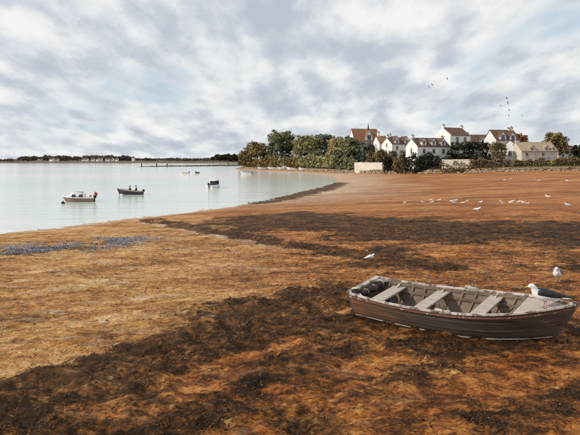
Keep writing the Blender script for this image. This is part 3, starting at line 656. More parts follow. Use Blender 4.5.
def spit():
    rg = random.Random(4); V = []; f = []; n = 60
    for i in range(n):
        t = i/(n-1); p = 136 + 112*t; Y = 352 + 55*t; h = (.35+.75*t+rg.uniform(-.15, .2))*min(1, t*9+.15); X = (p-290)*Y/F; wd = 5+10*t
        V += [(X, Y-wd*.5+rg.uniform(-.7, .7), ZW-.25), (X, Y-wd*.2, ZW+h*.7), (X, Y+wd*.1, ZW+h), (X, Y+wd*.5, ZW-.25)]
    for i in range(n-1):
        for k in range(3): f.append((i*4+k, (i+1)*4+k, (i+1)*4+k+1, i*4+k+1))
    tag(meshobj('spit', V, f, M['dark_rock'], None, False), kind='structure')
    for p, t, hh, lb in ((141.5, .05, 2.0, 'mooring post at the outer tip of the dark spit'), (156.5, .18, 1.9, 'second mooring post along the dark spit'), (167, .28, 1.7, 'third mooring post along the dark spit'), (228, .82, 2.2, 'mooring post near the landward end of the spit')):
        Y = 352+55*t; r_ = empty('mooring_post', ((p-290)*Y/F, Y, ZW)); tag(r_, lb, 'post', 'posts on the spit')
        MB().tube([(0, 0, -.6), (.05, 0, hh*.6), (.08, 0, hh)], [.38, .34, .30], 8).build('post', M['dark_wood'], r_)
        MB().tube([(.08, 0, hh), (.08, 0, hh+.25)], [.42, .30], 8).build('cap', M['dark_rock'], r_)
spit()

# ------------------------------------------------------------------ the beached rowing boat
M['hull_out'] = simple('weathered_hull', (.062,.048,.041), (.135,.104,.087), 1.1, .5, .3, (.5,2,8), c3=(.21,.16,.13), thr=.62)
M['hull_in'] = simple('inner_hull', (.12,.082,.058), (.23,.165,.12), 2.2, .75, .3, (1,2,3), c3=(.16,.105,.072), thr=.60)
M['rail'] = simple('chipped_rail', (.40,.35,.30), (.62,.57,.52), 3.5, .65, .3, c3=(.17,.12,.09), thr=.53)
M['thwart'] = simple('thwart_wood', (.36,.295,.245), (.50,.43,.37), 2.5, .7, .3, (.5,6,4), c3=(.24,.18,.14), thr=.62)
M['rope'] = simple('dark_rope', (.014,.011,.009), (.05,.038,.03), 9, .85, .6)
M['red_strip'] = simple('faded_red', (.13,.062,.042), (.21,.10,.068), 3, .7, .2, c3=(.45,.38,.33), thr=.6)
# orange light reflected onto the stern, painted into the hull colour
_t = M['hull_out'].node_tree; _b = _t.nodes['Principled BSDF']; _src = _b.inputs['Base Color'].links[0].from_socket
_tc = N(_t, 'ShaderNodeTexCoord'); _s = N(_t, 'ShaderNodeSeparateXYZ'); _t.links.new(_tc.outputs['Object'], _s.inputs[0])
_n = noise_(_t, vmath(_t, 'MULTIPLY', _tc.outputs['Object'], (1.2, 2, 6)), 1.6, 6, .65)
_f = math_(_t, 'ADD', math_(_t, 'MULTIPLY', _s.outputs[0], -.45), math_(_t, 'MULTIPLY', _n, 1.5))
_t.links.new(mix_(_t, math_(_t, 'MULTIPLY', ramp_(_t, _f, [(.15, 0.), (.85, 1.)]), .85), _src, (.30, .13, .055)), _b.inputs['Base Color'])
BX, BY, BTH, BL, BB, BH_ = 1.552, 11.588, -.652, 3.938, .754, .082
def bshape(t): return .836+.164*math.sin(math.pi/2*t/.506) if t < .506 else 1-((t-.506)/.494)**2.332
def bz(t): return .523-.292*t+.51*t*t
ZK = lambda t: .035 + .10*max(0, t-.55)**2/.2 + .03*max(0, .3-t)          # bottom of the hull (rocker)
def bpt(t, k, side, inset=0.):
    """a point on the hull side: t along, k 0 bottom .. 1 gunwale"""
    b = BB*bshape(t); lo = b*(.70 - .22*max(0, t-.5)); z = ZK(t) + (bz(t)-ZK(t))*k
    hb = lo + (b-lo)*(k**.75); u = .05*(1-k)*(1-t) + t*(BL - .34*(1-k)**1.1)
    return (u, side*max(0.0, hb-inset), z)
boat = empty('rowing_boat', (BX, BY, hz(BX, BY)+.02), BTH, BH_)
tag(boat, 'weathered brown wooden rowing boat lying on the mud with white chipped rim', 'rowing boat')
def hull():
    ns, nk = 34, 7; T = [1-(1-i/ns)**1.15 for i in range(ns+1)]
    T[-1] = 1.
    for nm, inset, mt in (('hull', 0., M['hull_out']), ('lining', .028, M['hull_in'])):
        V = []; f = []
        for t in T:
            row = [bpt(t, 1-k/nk, -1, inset) for k in range(nk+1)] + [bpt(t, k/nk, 1, inset) for k in range(nk+1)]
            if inset: row = [(p[0] - (.03 if t > .9 else 0), p[1], p[2]+(.03*(1-min(1, abs(k-7.5)/7.5)))-.004) for k, p in enumerate(row)]
            V += row
        n = 2*(nk+1)
        for i in range(ns):
            for k in range(n-1):
                q = (i*n+k, i*n+k+1, (i+1)*n+k+1, (i+1)*n+k); f.append(q if not inset else q[::-1])
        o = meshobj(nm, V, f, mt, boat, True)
        me = o.data; me.polygons.foreach_set('use_smooth', [not (p % (n-1) == nk) for p in range(len(me.polygons))])
    n = 8  # transom: a thick board closing the stern
    ring = [bpt(0, 1-k/nk, -1, .002) for k in range(nk+1)] + [bpt(0, k/nk, 1, .002) for k in range(nk+1)]
    back = [(p[0]-.045, p[1], p[2]) for p in ring]; fr = [(p[0]+.03, p[1]*.97, p[2]) for p in ring]
    m_ = len(ring); MB().add(back+fr, [tuple(range(m_))[::-1], tuple(range(m_, 2*m_))] + [(i, (i+1) % m_, (i+1) % m_+m_, i+m_) for i in range(m_)]).build('transom', M['hull_in'], boat)
    TT = [i/40 for i in range(41)]
    def strip(name, kf, din, dout, zl, zh, mt, t0=0, t1=1., sides=(-1, 1), smooth=True):
        for sd in sides:
            rings = []
            for t in TT:
                t = t0+(t1-t0)*t; p = bpt(t, kf, sd); e = 1e-3
                rings.append([(p[0], p[1]-sd*din, p[2]+zl), (p[0], p[1]+sd*dout, p[2]+zl), (p[0], p[1]+sd*dout, p[2]+zh), (p[0], p[1]-sd*din, p[2]+zh)])
            MB().loft(rings).build(name, mt, boat)
    strip('gunwale', 1, .036, .018, -.010, .018, M['rail'])
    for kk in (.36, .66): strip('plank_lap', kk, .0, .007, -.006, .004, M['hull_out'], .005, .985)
    strip('rubbing_strake', .90, .0, .016, -.022, .016, M['red_strip'])
    strip('bottom_strip', .03, .0, .010, -.007, .007, M['thwart'], .0, .99)
    strip('riser', .62, .075, -.03, -.025, .02, M['hull_in'], .03, .86)
    strip('inwale', .90, .062, -.03, -.02, .02, M['hull_in'], .02, .9)
    a, c = bpt(0, 1, -1), bpt(0, 1, 1)
    MB().box(-.06, .05, a[1]+.03, c[1]-.03, a[2]+.0, a[2]+.036).build('transom_cap', M['rail'], boat)
    # stem post at the bow
    rings = []
    for k in range(9):
        p = bpt(1, k/8, 1); rings.append([(p[0]-.05, -.03, p[2]), (p[0]+.035, -.018, p[2]), (p[0]+.035, .018, p[2]), (p[0]-.05, .03, p[2])])
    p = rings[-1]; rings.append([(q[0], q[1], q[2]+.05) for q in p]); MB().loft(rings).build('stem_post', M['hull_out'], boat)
    # ribs
    for sd in (-1, 1):
        for i in range(13):
            t = .06 + .066*i; rings = []
            for k in range(9):
                kk = k/8*.97; p = bpt(t, kk, sd, .028); q = bpt(t+.011, kk, sd, .028)
                rings.append([(p[0], p[1]+sd*.004, p[2]), (q[0], q[1]+sd*.004, q[2]), (q[0], q[1]-sd*.032, q[2]+.004), (p[0], p[1]-sd*.032, p[2]+.004)])
            MB().loft(rings).build('rib', M['hull_in'], boat)
    # bottom boards
    for j in range(5):
        y = -.36 + .18*j; rings = []
        for i in range(15):
            t = .03 + .72*i/14; z = ZK(t)+.055; u = bpt(t, 0, 1)[0]; lim = BB*bshape(t)*(.70-.22*max(0, t-.5)) - .05
            y0 = max(-lim, min(lim, y-.08)); y1 = max(-lim, min(lim, y+.08))
            if y1-y0 < .02: break
            rings.append([(u, y0, z), (u, y1, z), (u, y1, z+.018), (u, y0, z+.018)])
        MB().loft(rings).build('bottom_board', M['hull_in'], boat)
    # seats
    for t0, wd, kk, mt in ((.125, .27, .74, 'thwart'), (.365, .24, .80, 'thwart'), (.635, .24, .82, 'thwart')):
        w2 = wd/BL/2; A, B_ = bpt(t0-w2, kk, 1, .03), bpt(t0+w2, kk, 1, .03); z = (A[2]+B_[2])/2
        v = [(A[0], -A[1], z), (B_[0], -B_[1], z), (B_[0], B_[1], z), (A[0], A[1], z)]
        MB().add(v+[(p[0], p[1], z+.032) for p in v], [(0,3,2,1),(4,5,6,7),(0,1,5,4),(1,2,6,5),(2,3,7,6),(3,0,4,7)]).build('thwart', M[mt], boat)
        for sd in (-1, 1):     # knees bracing each seat
            c = (A[0]+B_[0])/2; y = sd*(A[1]-.012); zg = bz(t0)-.02
            MB().add([(c-.018, y, z+.033), (c-.018, y-sd*.16, z+.033), (c-.018, y+sd*.02, zg), (c+.018, y, z+.033), (c+.018, y-sd*.16, z+.033), (c+.018, y+sd*.02, zg)],
                     [(0,1,2),(5,4,3),(0,3,4,1),(1,4,5,2),(2,5,3,0)]).build('knee', M['rail'], boat)
        MB().box((A[0]+B_[0])/2-.09, (A[0]+B_[0])/2+.09, -.02, .02, ZK(t0)+.07, z-.001).build('seat_support', M['hull_in'], boat)
    # fore deck, in three planks
    for j in range(4):
        rings = []
        for i in range(13):
            t = .775 + .215*i/12; b_ = BB*bshape(t)-.045; z = bz(t)-.018 + .02*(1-((j-1.5)/2)**2)*0
            y0, y1 = -b_+2*b_*j/4+.004, -b_+2*b_*(j+1)/4-.004
            if y1 < y0: y0 = y1 = (y0+y1)/2
            u = bpt(t, 1, 1)[0]; rings.append([(u, y0, z-.022), (u, y1, z-.022), (u, y1, z), (u, y0, z)])
        MB().loft(rings).build('deck_plank', M['thwart'], boat)
    t = .775; b_ = BB*bshape(t)-.03; u = bpt(t, 1, 1)[0]
    MB().box(u-.035, u-.004, -b_, b_, bz(t)-.10, bz(t)-.012).build('deck_beam', M['hull_in'], boat)
    # rowlocks and their pads
    for sd in (-1, 1):
        for t in (.50,):
            p = bpt(t, 1, sd); MB().box(p[0]-.14, p[0]+.14, p[1]-.05, p[1]+.02, p[2]+.027, p[2]+.055).build('rowlock_pad', M['rail'], boat)
            MB().tube([(p[0]+.04*math.cos(a), p[1]-.015, p[2]+.12+.045*math.sin(a)) for a in [R(q) for q in range(140, 401, 20)]], .008, 6).build('rowlock', M['dark_wood'], boat)
    # quarter knees where transom and sides meet
    for sd in (-1, 1):
        p = bpt(.0, 1, sd); q = bpt(.08, 1, sd)
        MB().add([(p[0]+.02, p[1]-sd*.04, p[2]-.03), (q[0], q[1]-sd*.04, q[2]-.03), (p[0]+.02, p[1]-sd*.30, p[2]-.03), (p[0]+.02, p[1]-sd*.04, p[2]+.012), (q[0], q[1]-sd*.04, q[2]+.012), (p[0]+.02, p[1]-sd*.30, p[2]+.012)],
                 [(0,2,1),(3,4,5),(0,1,4,3),(1,2,5,4),(2,0,3,5)]).build('quarter_knee', M['rail'], boat)
hull()
BM = Matrix.Translation(boat.location) @ Matrix.Rotation(BTH, 4, 'Z') @ Matrix.Rotation(BH_, 4, 'X')
# furled dark canvas lying along the stern, with lashings
cv = empty('furled_canvas', BM @ Vector((.13, .12, .44)), BTH, BH_); tag(cv, 'dark rolled canvas bundle lying across the stern of the rowing boat', 'canvas roll')
rg = random.Random(8)
MB().tube([(.012*math.sin(i*1.3), -.46+.085*i, .012*math.sin(i*2.1)) for i in range(12)], [.035]+[.062+.012*math.sin(i*1.7) for i in range(10)]+[.04], 12).build('roll', M['rope'], cv, True)
for y in (-.30, .02, .33): MB().tube([(.073*math.cos(a), y+.006*math.sin(3*a), .073*math.sin(a)) for a in [2*math.pi*k/14 for k in range(15)]], .008, 6).build('lashing', M['rail'], cv)
# a coil of old rope hung over the quarter
rc = empty('rope_coil', BM @ Vector((.10, -.50, .50)), BTH, BH_); tag(rc, 'small dark coil of rope on the near stern corner of the rowing boat', 'rope')
MB().tube([((.085+.012*math.sin(a*.7))*math.cos(a), (.085+.012*math.sin(a*.7))*math.sin(a), .012*a/3.0) for a in [k*.42 for k in range(46)]], .014, 6).build('coil', M['rope'], rc, True)

# ------------------------------------------------------------------ birds
M['gull_white'] = simple('gull_white', (.74,.74,.75), (.82,.82,.82), 12, .8)
M['gull_black'] = simple('gull_black', (.016,.016,.019), (.035,.035,.04), 14, .6, .2)
M['gull_grey'] = simple('gull_grey', (.10,.105,.12), (.19,.20,.22), 12, .7, .2)
M['bill'] = simple('bill_yellow', (.62,.42,.06), (.72,.52,.12), 20, .5)
M['leg_pink'] = simple('leg_pink', (.40,.27,.22), (.50,.34,.28), 20, .6)
M['eye'] = simple('eye_black', (.01,.01,.01), (.02,.02,.02), 9, .2)
def ring_at(x, z, ry, rz_, tx, tz, n=14):
    """elliptic ring perpendicular to (tx,0,tz)"""
    l = math.hypot(tx, tz); ux, uz = -tz/l, tx/l
    return [(x+ux*rz_*math.sin(a), ry*math.cos(a), z+uz*rz_*math.sin(a)) for a in [2*math.pi*k/n for k in range(n)]]
def spine_loft(pts, n=14):
    P = [Vector((p[0], 0, p[1])) for p in pts]; fine = []
    m = len(pts)
    def cr(a, b, c, d, t): return .5*((2*b)+(-a+c)*t+(2*a-5*b+4*c-d)*t*t+(-a+3*b-3*c+d)*t**3)
    for i in range(m-1):
        for t in (0, .33, .67):
            q = [pts[max(i-1, 0)], pts[i], pts[i+1], pts[min(i+2, m-1)]]; fine.append([cr(*(q[k][c] for k in range(4)), t) for c in range(4)])
    fine.append(list(pts[-1])); rings = []
    for i, p in enumerate(fine):
        a, b_ = fine[max(i-1, 0)], fine[min(i+1, len(fine)-1)]; rings.append(ring_at(p[0], p[1], max(p[2], .002), max(p[3], .002), b_[0]-a[0], b_[1]-a[1], n))
    return rings
GBODY = [(-.34,.150,.022,.006), (-.27,.158,.036,.014), (-.18,.165,.055,.042), (-.06,.170,.082,.072), (.05,.182,.088,.082), (.12,.212,.070,.068), (.150,.252,.048,.050), (.165,.285,.041,.043), (.190,.312,.040,.040), (.220,.315,.034,.032), (.246,.306,.014,.014)]
HUNCH = [(-.24,.120,.022,.006), (-.19,.130,.040,.016), (-.12,.150,.062,.050), (-.03,.170,.086,.082), (.05,.185,.090,.090), (.10,.215,.070,.072), (.12,.252,.050,.052), (.135,.278,.044,.045), (.158,.296,.041,.041), (.185,.296,.033,.031), (.208,.288,.014,.014)]
def gull(name, label, loc, heading, size, wing, body=GBODY, group=None, cap=None):
    g = empty(name, loc, heading); g.scale = (size,)*3; tag(g, label, 'gull', group)
    MB().loft(spine_loft(body)).build('body', M['gull_white'], g, True)
    hx, hz_ = body[-2][0], body[-2][1]; bx = body[-1][0]; hp = body is HUNCH
    bi = MB().loft([[(bx-.008+d, y*s_, body[-1][1]-.001-dz+z*s_) for y, z in ((-.009, 0), (-.006, .009), (.006, .009), (.009, 0), (.006, -.009), (-.006, -.009))] for d, s_, dz in ((0, 1.2, 0), (.022, .95, .001), (.042, .8, .003), (.056, .2, .010))]); bi.build('bill', M['bill'], g, True)
    for sd in (-1, 1):
        rings = []
        prof = [(.135,.215,.030,.020), (.105,.222,.046,.052), (.04,.215,.052,.070), (-.06,.200,.050,.066), (-.17,.183,.038,.046), (-.27,.168,.026,.026), (-.36,.156,.015,.014), (-.43,.148,.004,.004)]
        if hp: prof = [(p[0]*.74-.01, p[1]-.005, p[2], p[3]*1.12) for p in prof]
        for x, z, ry, rz_ in prof:
            yc = sd*(.050 if x > -.1 else .050+(x+.1)*.10)
            rings.append([(x, yc+sd*ry*math.cos(a), z+rz_*math.sin(a)*(1 if math.sin(a) > 0 else .75)) for a in [2*math.pi*k/12 for k in range(12)]])
        wg = MB().loft(rings).build('wing', M[wing], g, True)
        MB().tube([(-.22, sd*.068, .155), (-.30, sd*.050, .146), (-.37, sd*.038, .143)], [.006, .010, .003], 6).build('wing_edge', M['gull_white'], wg, True)
        MB().tube([(.01, sd*.038, .125), (-.005, sd*.038, .06), (.004, sd*.038, .008)], [.013, .007, .007], 6).build('leg', M['leg_pink'], g, True)
        MB().add([(-.012, sd*.038, .012), (.055, sd*.038-.030, .003), (.062, sd*.038, .004), (.055, sd*.038+.030, .003), (-.012, sd*.038, .002)], [(0,1,2),(0,2,3),(4,2,1),(4,3,2),(0,4,1),(0,3,4)]).build('foot', M['leg_pink'], g)
        MB().loft(spine_loft([(-.008,0,.001,.001), (0,0,.008,.008), (.008,0,.001,.001)], 8)).build('eye', M['eye'], g, True).location = (hx-.004, sd*(body[-2][2]*.86), hz_+.010)
    return g
gp = BM @ Vector((BL*.885, -.09, bz(.885)-.016))
gull('black_backed_gull', 'black backed gull with white head standing on the bow of the rowing boat', gp, R(178), 1.12, 'gull_black')
x, y, z = at(557.5, 282); gull('grey_gull', 'grey and white gull facing the camera on the mud behind the bow', (x, y, z+.02), R(-122), 1.2, 'gull_grey', HUNCH)
x, y, z = at(370.5, 261.5); gull('white_gull', 'single white gull walking on the mud behind the stern of the boat', (x, y, z+.03), R(12), .70, 'gull_white', HUNCH)

# small gulls far out on the sand: one simple body, shared
def far_gull_mesh():
    b_ = MB(); b_.loft(spine_loft([(-.30,.15,.02,.006), (-.15,.17,.06,.05), (.04,.18,.085,.08), (.13,.22,.06,.06), (.17,.28,.042,.045), (.21,.31,.035,.034), (.24,.30,.012,.012)], 8))
    for sd in (-1, 1): b_.tube([(.0, sd*.035, .12), (0, sd*.035, 0)], [.012, .008], 5)
    return b_
fg0 = None; rg = random.Random(77)
CR = [(333,25),(390,25),(405,23),(465,22),(477,27),(548,28),(499,70),(549,92),(321,103),(138,83),(183,82),(204,78),(207,83),(225,78),(256,80),(267,78),(262,84),(285,84),(295,80),(330,82),(380,80),(385,86),(405,84),(410,80),(425,83),(430,80),(437,84),(448,86)]
LB = {5: 'white gull on the upper sand nearest the right edge of the picture', 6: 'larger white gull alone on the sand at the right, upper of two', 7: 'larger white gull alone on the sand at the right, lower of two', 8: 'white gull standing nearest the dark weed band, below the row of gulls'}
for i, (cx_, cy_) in enumerate(CR):
    px, py = 350+cx_/2.522, 170+cy_/2.522; x, y, z = at(px, py+.6)
    if fg0 is None: fg0 = o = far_gull_mesh().build('far_gull', M['gull_white'], None, True)
    else: o = bpy.data.objects.new('far_gull', fg0.data); COL.objects.link(o)
    o.location = (x, y, z-.01); o.rotation_euler = (0, 0, rg.choice((0, math.pi))+rg.uniform(-.6, .6)); q = 1.05 if i in (5, 6, 7, 8) else rg.uniform(.55, .85); o.scale = (q,)*3
    tag(o, LB.get(i, 'tiny white gull in the scattered flock high on the far sand' if cy_ < 40 else 'tiny white gull in the long row feeding across the far sand'), 'gull', 'white gulls on the far sand')

def flying(label, px, py, Y, rz, bank, flap, size):
    g = empty('flying_gull', pt(px, py, Y), rz); g.rotation_euler = (bank, .1, rz); g.scale = (size,)*3; tag(g, label, 'gull', 'birds in the sky')
    MB().loft(spine_loft([(-.30,0,.03,.006), (-.16,0,.05,.04), (.04,.0,.07,.06), (.16,.01,.05,.05), (.23,.012,.012,.012)], 8)).build('body', M['gull_grey'], g, True)
    for sd in (-1, 1):
        P = [(.06, .04, .02), (.10, .32, .02+flap*.9), (.02, .52, .03+flap), (-.12, .74, flap*.7)]; ch = (.20, .17, .13, .02); rings = []
        for (x, y, z), c in zip(P, ch): rings.append([(x+c*.4, sd*y, z), (x, sd*y, z+.014), (x-c*.6, sd*y, z-.006), (x, sd*y, z-.010)])
        MB().loft(rings).build('wing', M['gull_black'], g, True)
for i, (px, py, rz, bk, fl, lb) in enumerate(((432,85,.3,.5,.25,'flying bird of the left trio, middle one'), (429,87,.6,.7,.12,'flying bird of the left trio, lowest one'), (447.5,79,2.9,.5,.22,'flying bird of the left trio, highest and farthest right'),
        (506.5,98.5,.2,.5,.3,'highest flying bird of the right flock'), (508,103,2.7,.6,.2,'second highest flying bird of the right flock'), (500.5,106,.5,.4,.25,'flying bird leftmost in the right flock'),
        (509,110.5,.1,.7,.2,'flying bird below the middle of the right flock'), (509,116,2.8,.5,.25,'lowest flying bird of the right flock'), (522,115.5,.4,.5,.2,'flying bird farthest right in the sky'))):
    flying(lb, px, py, 95+5*(i % 3), rz, bk, fl, .62 if i not in (7, 8) else .5)

# ------------------------------------------------------------------ boats afloat
M['tan_hull'] = simple('tan_hull', (.20,.145,.11), (.30,.22,.17), 1.2, .55)
M['white_gel'] = simple('white_paint', (.70,.70,.70), (.80,.80,.80), 1.5, .4)
M['navy_hull'] = simple('navy_hull', (.035,.038,.048), (.075,.075,.085), 1.2, .5)
M['cloth_dark'] = simple('dark_cloth', (.02,.02,.025), (.045,.042,.045), 6, .9)
M['cloth_red'] = simple('red_cloth', (.42,.07,.05), (.52,.11,.08), 6, .9)
M['orange'] = simple('orange_plastic', (.52,.16,.05), (.60,.22,.08), 4, .5)
def bhull(L, B, D, draft, bow=1.35, n=18, m=6, tr=.8):
    """x from stern 0 to bow L; returns closed hull MB, z=0 the waterline, and the sheer function"""
    sh = lambda t: D*(.85 + (bow-.85)*t*t)
    def half(t): return B/2*((tr+(1-tr)*math.sin(math.pi/2*t/.45)) if t < .45 else max(.004, 1-((t-.45)/.55)**2.3))
    rings = []
    for i in range(n+1):
        t = i/n; r = []
        for k in range(m+1):
            q = k/m; hb = half(t)*(.62+.38*q**.7)*(1 if k else .6); r.append((t*(L-.12*L*(1-q)), -hb, -draft*(1-.6*t)*(1-q)**1.2 + sh(t)*q if k else -draft*(1-.6*t)))
        rings.append(r[::-1] + [(p[0], -p[1], p[2]) for p in r])
    return rings, sh, half
def boat_hull(root, L, B, D, draft, mt, rail, deck=None, deck_drop=.12, **k):
    rings, sh, half = bhull(L, B, D, draft, **k); b_ = MB(); n = len(rings[0]); mseg = len(rings)
    f = [(i*n+j, i*n+j+1, (i+1)*n+j+1, (i+1)*n+j) for i in range(mseg-1) for j in range(n-1)] + [tuple(range(n))]
    b_.add([p for r in rings for p in r], f); h = b_.build('hull', mt, root, True); h.data.polygons[len(f)-1].use_smooth = False
    V = []; f = []                     # floor of the cockpit
    for i, r in enumerate(rings):
        t = i/(mseg-1); z = sh(t)-deck_drop; x = t*L*.985; hb = half(t)*.93; V += [(x, -hb, z), (x, hb, z)]
    MB().add(V, [(2*i, 2*i+1, 2*i+3, 2*i+2) for i in range(mseg-1)]).build('deck', deck or rail, root)
    for sd in (0, -1):
        MB().tube([(r[sd][0], r[sd][1], r[sd][2]+.01) for r in rings], .045, 6).build('rail', rail, root, True)
    a, c = rings[0][0], rings[0][-1]; MB().tube([a, c], .045, 6).build('stern_rail', rail, root)
    return sh, half
def afloat(name, label, px, py, rz, cat='boat', group='boats moored in the bay'):
    x, y = flat(px, py); o = empty(name, (x, y, ZW), rz); tag(o, label, cat, group); return o
def outboard(root, x, z, s=1.):
    MB().loft([[(x+dx-a*s, y*b_*s, z+zz*s) for dx, y in ((-.16, -.11), (.12, -.11), (.16, 0), (.12, .11), (-.16, .11))] for zz, b_, a in ((.18, .8, .1), (.28, 1.1, .12), (.50, 1.05, .12), (.60, .6, .10))]).build('engine_cowl', M['cloth_dark'], root, True)
    MB().box(x-.17*s, x-.03*s, -.05*s, .05*s, z-.75*s, z+.19*s).build('engine_leg', M['navy_hull'], root)
# cabin boat, bow to the left
c = afloat('cabin_boat', 'small tan cabin boat with white cabin and red flag, bow to the left', 94.2, 201.4, R(188))
sh, half = boat_hull(c, 3.5, 1.45, .50, .25, M['tan_hull'], M['white_gel'], bow=1.15)
cab = []
for x, w2, zt in ((.95, .52, .0), (1.0, .52, .62), (1.5, .53, .76), (2.2, .50, .72), (2.75, .40, .40), (3.15, .22, .08)):
    z0 = sh(x/3.5)-.14; cab.append([(x, -w2, z0), (x, -w2*.98, z0+zt*.55), (x, -w2*.72, z0+zt), (x, w2*.72, z0+zt), (x, w2*.98, z0+zt*.55), (x, w2, z0)])
cabin = MB().loft(cab).build('cabin', M['white_gel'], c)
for sd in (-1, 1):
    for x0, x1 in ((1.15, 1.62), (1.95, 2.40)):
        z = sh(.5)-.14+.34; MB().add([(x0, sd*.565, z-.12), (x1, sd*.555, z-.12), (x1-.05, sd*.545, z+.12), (x0+.04, sd*.55, z+.13), (x0, sd*.50, z-.10), (x1, sd*.49, z-.10), (x1-.05, sd*.42, z+.20), (x0+.04, sd*.42, z+.22)],
            [(0,1,2,3),(7,6,5,4),(0,4,5,1),(1,5,6,2),(2,6,7,3),(3,7,4,0)]).build('cabin_window', M['glass'], cabin)
MB().box(1.25, 1.9, -.3, .3, sh(.45)-.14+.745, sh(.45)-.14+.86).build('hatch', M['frame'], cabin)
outboard(c, .02, .25, .8)
MB().tube([(.12, -.2, .35), (-.02, -.24, 1.15)], .016, 6).build('flagstaff', M['rail'], c)
fl = MB(); fl.loft([[(.02-.07*i, -.23+.03*math.sin(i*1.6), .78-.035*i+dz) for dz in (0, .36)] + [(.02-.07*i, -.215+.03*math.sin(i*1.6), .78-.035*i+dz) for dz in (.36, 0)] for i in range(6)]); fl.build('flag', M['cloth_red'], c)
fx, fy = flat(90.6, 200.6); fb = empty('orange_float', (fx, fy, ZW+.36)); tag(fb, 'small orange fender float in the cockpit of the cabin boat', 'float')
MB().loft(spine_loft([(-.16,.16,.01,.01), (-.12,.16,.10,.10), (0,.16,.15,.15), (.12,.16,.10,.10), (.16,.16,.02,.02)], 10)).build('float_ball', M['orange'], fb, True)
MB().tube([(.1, 0, .28), (.13, 0, .36)], .03, 6).build('eye', M['white_gel'], fb)
# open boat with two people, bow to the left and high
d = afloat('open_boat', 'dark open boat with raised bow and two people aboard', 142.8, 194.4, R(186))
sh2, _ = boat_hull(d, 3.55, 1.3, .52, .22, M['navy_hull'], M['frame'], M['dark_wood'], .36, bow=1.75)
for x in (.9, 1.7): MB().box(x-.13, x+.13, -.52, .52, .30, .335).build('thwart', M['dark_wood'], d)
outboard(d, .02, .22, .8)
def person(label, loc, rz, coat):
    p = empty('person', loc, rz); tag(p, label, 'person', 'people in the open boat')
    J = [(0,0,.10), (.01,0,.30), (.03,0,.52), (.05,0,.60), (.07,0,.68), (.085,0,.80),           # pelvis..head
         (.02,.19,.50), (.14,.24,.28), (.32,.15,.20), (.02,-.19,.50), (.14,-.24,.28), (.32,-.15,.20),
         (.02,.10,.09), (.42,.12,.12), (.40,.12,-.26), (.52,.12,-.28), (.02,-.10,.09), (.42,-.12,.12), (.40,-.12,-.26), (.52,-.12,-.28)]
    E = [(0,1),(1,2),(2,3),(3,4),(4,5),(2,6),(6,7),(7,8),(2,9),(9,10),(10,11),(0,12),(12,13),(13,14),(14,15),(0,16),(16,17),(17,18),(18,19)]
    rad = [.15,.145,.15,.065,.085,.09,.075,.055,.04,.075,.055,.04,.10,.075,.05,.045,.10,.075,.05,.045]
    me = bpy.data.meshes.new('body'); me.from_pydata(J, E, []); o = bpy.data.objects.new('body', me); COL.objects.link(o); o.parent = p
    sk = o.modifiers.new('skin', 'SKIN')
    for i, r_ in enumerate(rad): me.skin_vertices[0].data[i].radius = (r_, r_)
    me.skin_vertices[0].data[0].use_root = True
    o.modifiers.new('sub', 'SUBSURF').levels = 2; o.modifiers['sub'].render_levels = 2
    m, t, bs = newmat('clothes'); tc = N(t, 'ShaderNodeTexCoord'); s_ = N(t, 'ShaderNodeSeparateXYZ'); t.links.new(tc.outputs['Object'], s_.inputs[0])
    put(t, bs.inputs['Base Color'], mix_(t, math_(t, 'GREATER_THAN', s_.outputs[2], .60), coat, (.42, .26, .19))); bs.inputs['Roughness'].default_value = .85
    me.materials.append(m)
    MB().loft(spine_loft([(-.105,0,.01,.01), (-.08,.0,.07,.05), (0,.02,.092,.07), (.06,.02,.08,.05), (.10,.0,.03,.015)], 10)).build('hair', M['cloth_dark'], p, True).location = (.065, 0, .83)
    return p
DM = Matrix.Translation(d.location) @ Matrix.Rotation(R(186), 4, 'Z')
person('person in a dark jacket seated nearer the stern of the open boat', DM @ Vector((.85, 0, .34)), R(186), (.05, .06, .10))
person('person in a brown jacket seated amidships in the open boat', DM @ Vector((1.68, .02, .34)), R(170), (.22, .09, .05))
# white launch seen end on
e = afloat('white_launch', 'white launch seen end on with dark canopy, alone in the middle of the bay', 209, 188.2, R(70))
sh3, _ = boat_hull(e, 4.2, 1.6, .55, .25, M['white_gel'], M['white_gel'], bow=1.5, tr=.9)
cp = MB().box(1.3, 2.7, -.48, .48, .40, 1.20).build('wheelhouse', M['cloth_dark'], e)
MB().prism([(1.15, 1.202), (2.8, 1.202), (2.65, 1.34), (1.3, 1.34)], 'y', -.56, .56).build('wheelhouse_roof', M['white_gel'], cp).location = (0, 0, 0)
for y in (-.24, .24): MB().box(1.28, 1.299, y-.18, y+.18, .75, 1.1).build('wheelhouse_window', M['glass'], cp)
outboard(e, .0, .30, 1.)
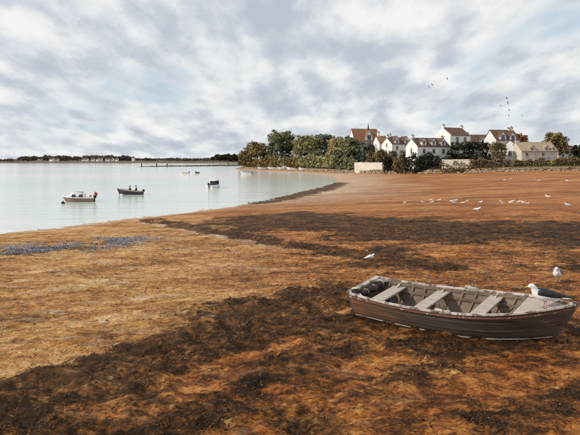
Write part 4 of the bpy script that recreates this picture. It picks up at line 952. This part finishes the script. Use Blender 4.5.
# three smaller moored boats near the headland
for nm, px, py, L_, rz, lb, mt in (('moored_dinghy', 251.5, 174.6, 3.6, R(176), 'white moored boat close to the trees of the headland', 'white_gel'),
                                   ('moored_dinghy', 189, 173.4, 3.4, R(184), 'low white boat moored in front of the dark spit', 'white_gel'),
                                   ('moored_tender', 199.6, 173.2, 1.7, R(180), 'tiny dark tender moored right of the low white boat', 'navy_hull')):
    q = afloat(nm, lb, px, py, rz); boat_hull(q, L_, 1.4 if L_ > 2 else 1., .50, .2, M[mt], M['white_gel'], M['dark_wood'], .25, bow=1.7)
    if L_ > 2: MB().box(L_*.35, L_*.35+.3, -.55, .55, .33, .37).build('thwart', M['frame'], q); outboard(q, .0, .25, .9)
# mooring buoys
for px, py, mt, lb in ((63, 203.6, 'cloth_dark', 'dark mooring buoy left of the cabin boat'), (121.5, 195.6, 'white_gel', 'white mooring buoy under the bow of the open boat')):
    x, y = flat(px, py); q = empty('mooring_buoy', (x, y, ZW)); tag(q, lb, 'buoy', 'mooring buoys')
    MB().loft(spine_loft([(-.20,.06,.01,.01), (-.15,.06,.12,.12), (0,.08,.17,.17), (.15,.06,.12,.12), (.20,.06,.02,.02)], 12)).build('float', M[mt], q, True)
    MB().tube([(.0, 0, .22), (0, 0, .34)], [.03, .02], 6).build('ring_post', M['dark_wood'], q)
# dinghies hauled out at the foot of the trees
for i, (px, Y, L_, rz, lb) in enumerate(((262, 251, 4.0, 190, 'white dinghy hauled out at the left end of the headland wall'), (273, 243.5, 4.6, 172, 'white dinghy hauled out below the dark green tree'), (283.5, 236, 5.2, 184, 'largest white boat on the shore, with a short mast, below the trees'),
                           (291, 229.5, 3.6, 168, 'white dinghy hauled out just right of the masted boat'), (303, 220, 3.6, 185, 'white dinghy hauled out below the olive tree'))):
    X = (px-290)*Y/F + L_/2; r_ = empty('beached_dinghy', (X, Y-1.2, hz(X-L_/2, Y-1.2)+.28), R(rz)); tag(r_, lb, 'boat', 'boats hauled out below the trees')
    boat_hull(r_, L_, 1.6, .75, .3, M['white_gel'], M['white_gel'], M['frame'], .3, bow=1.5)
    if i == 2:
        MB().tube([(L_*.5, 0, .3), (L_*.5, 0, 5.2)], [.06, .03], 6).build('mast', M['white_gel'], r_)
        MB().loft([[(x, -w_, .5), (x, -w_*.8, .5+h_), (x, w_*.8, .5+h_), (x, w_, .5)] for x, w_, h_ in ((1.4, .5, .8), (2.6, .55, .9), (3.6, .35, .35))]).build('cabin', M['white_gel'], r_)
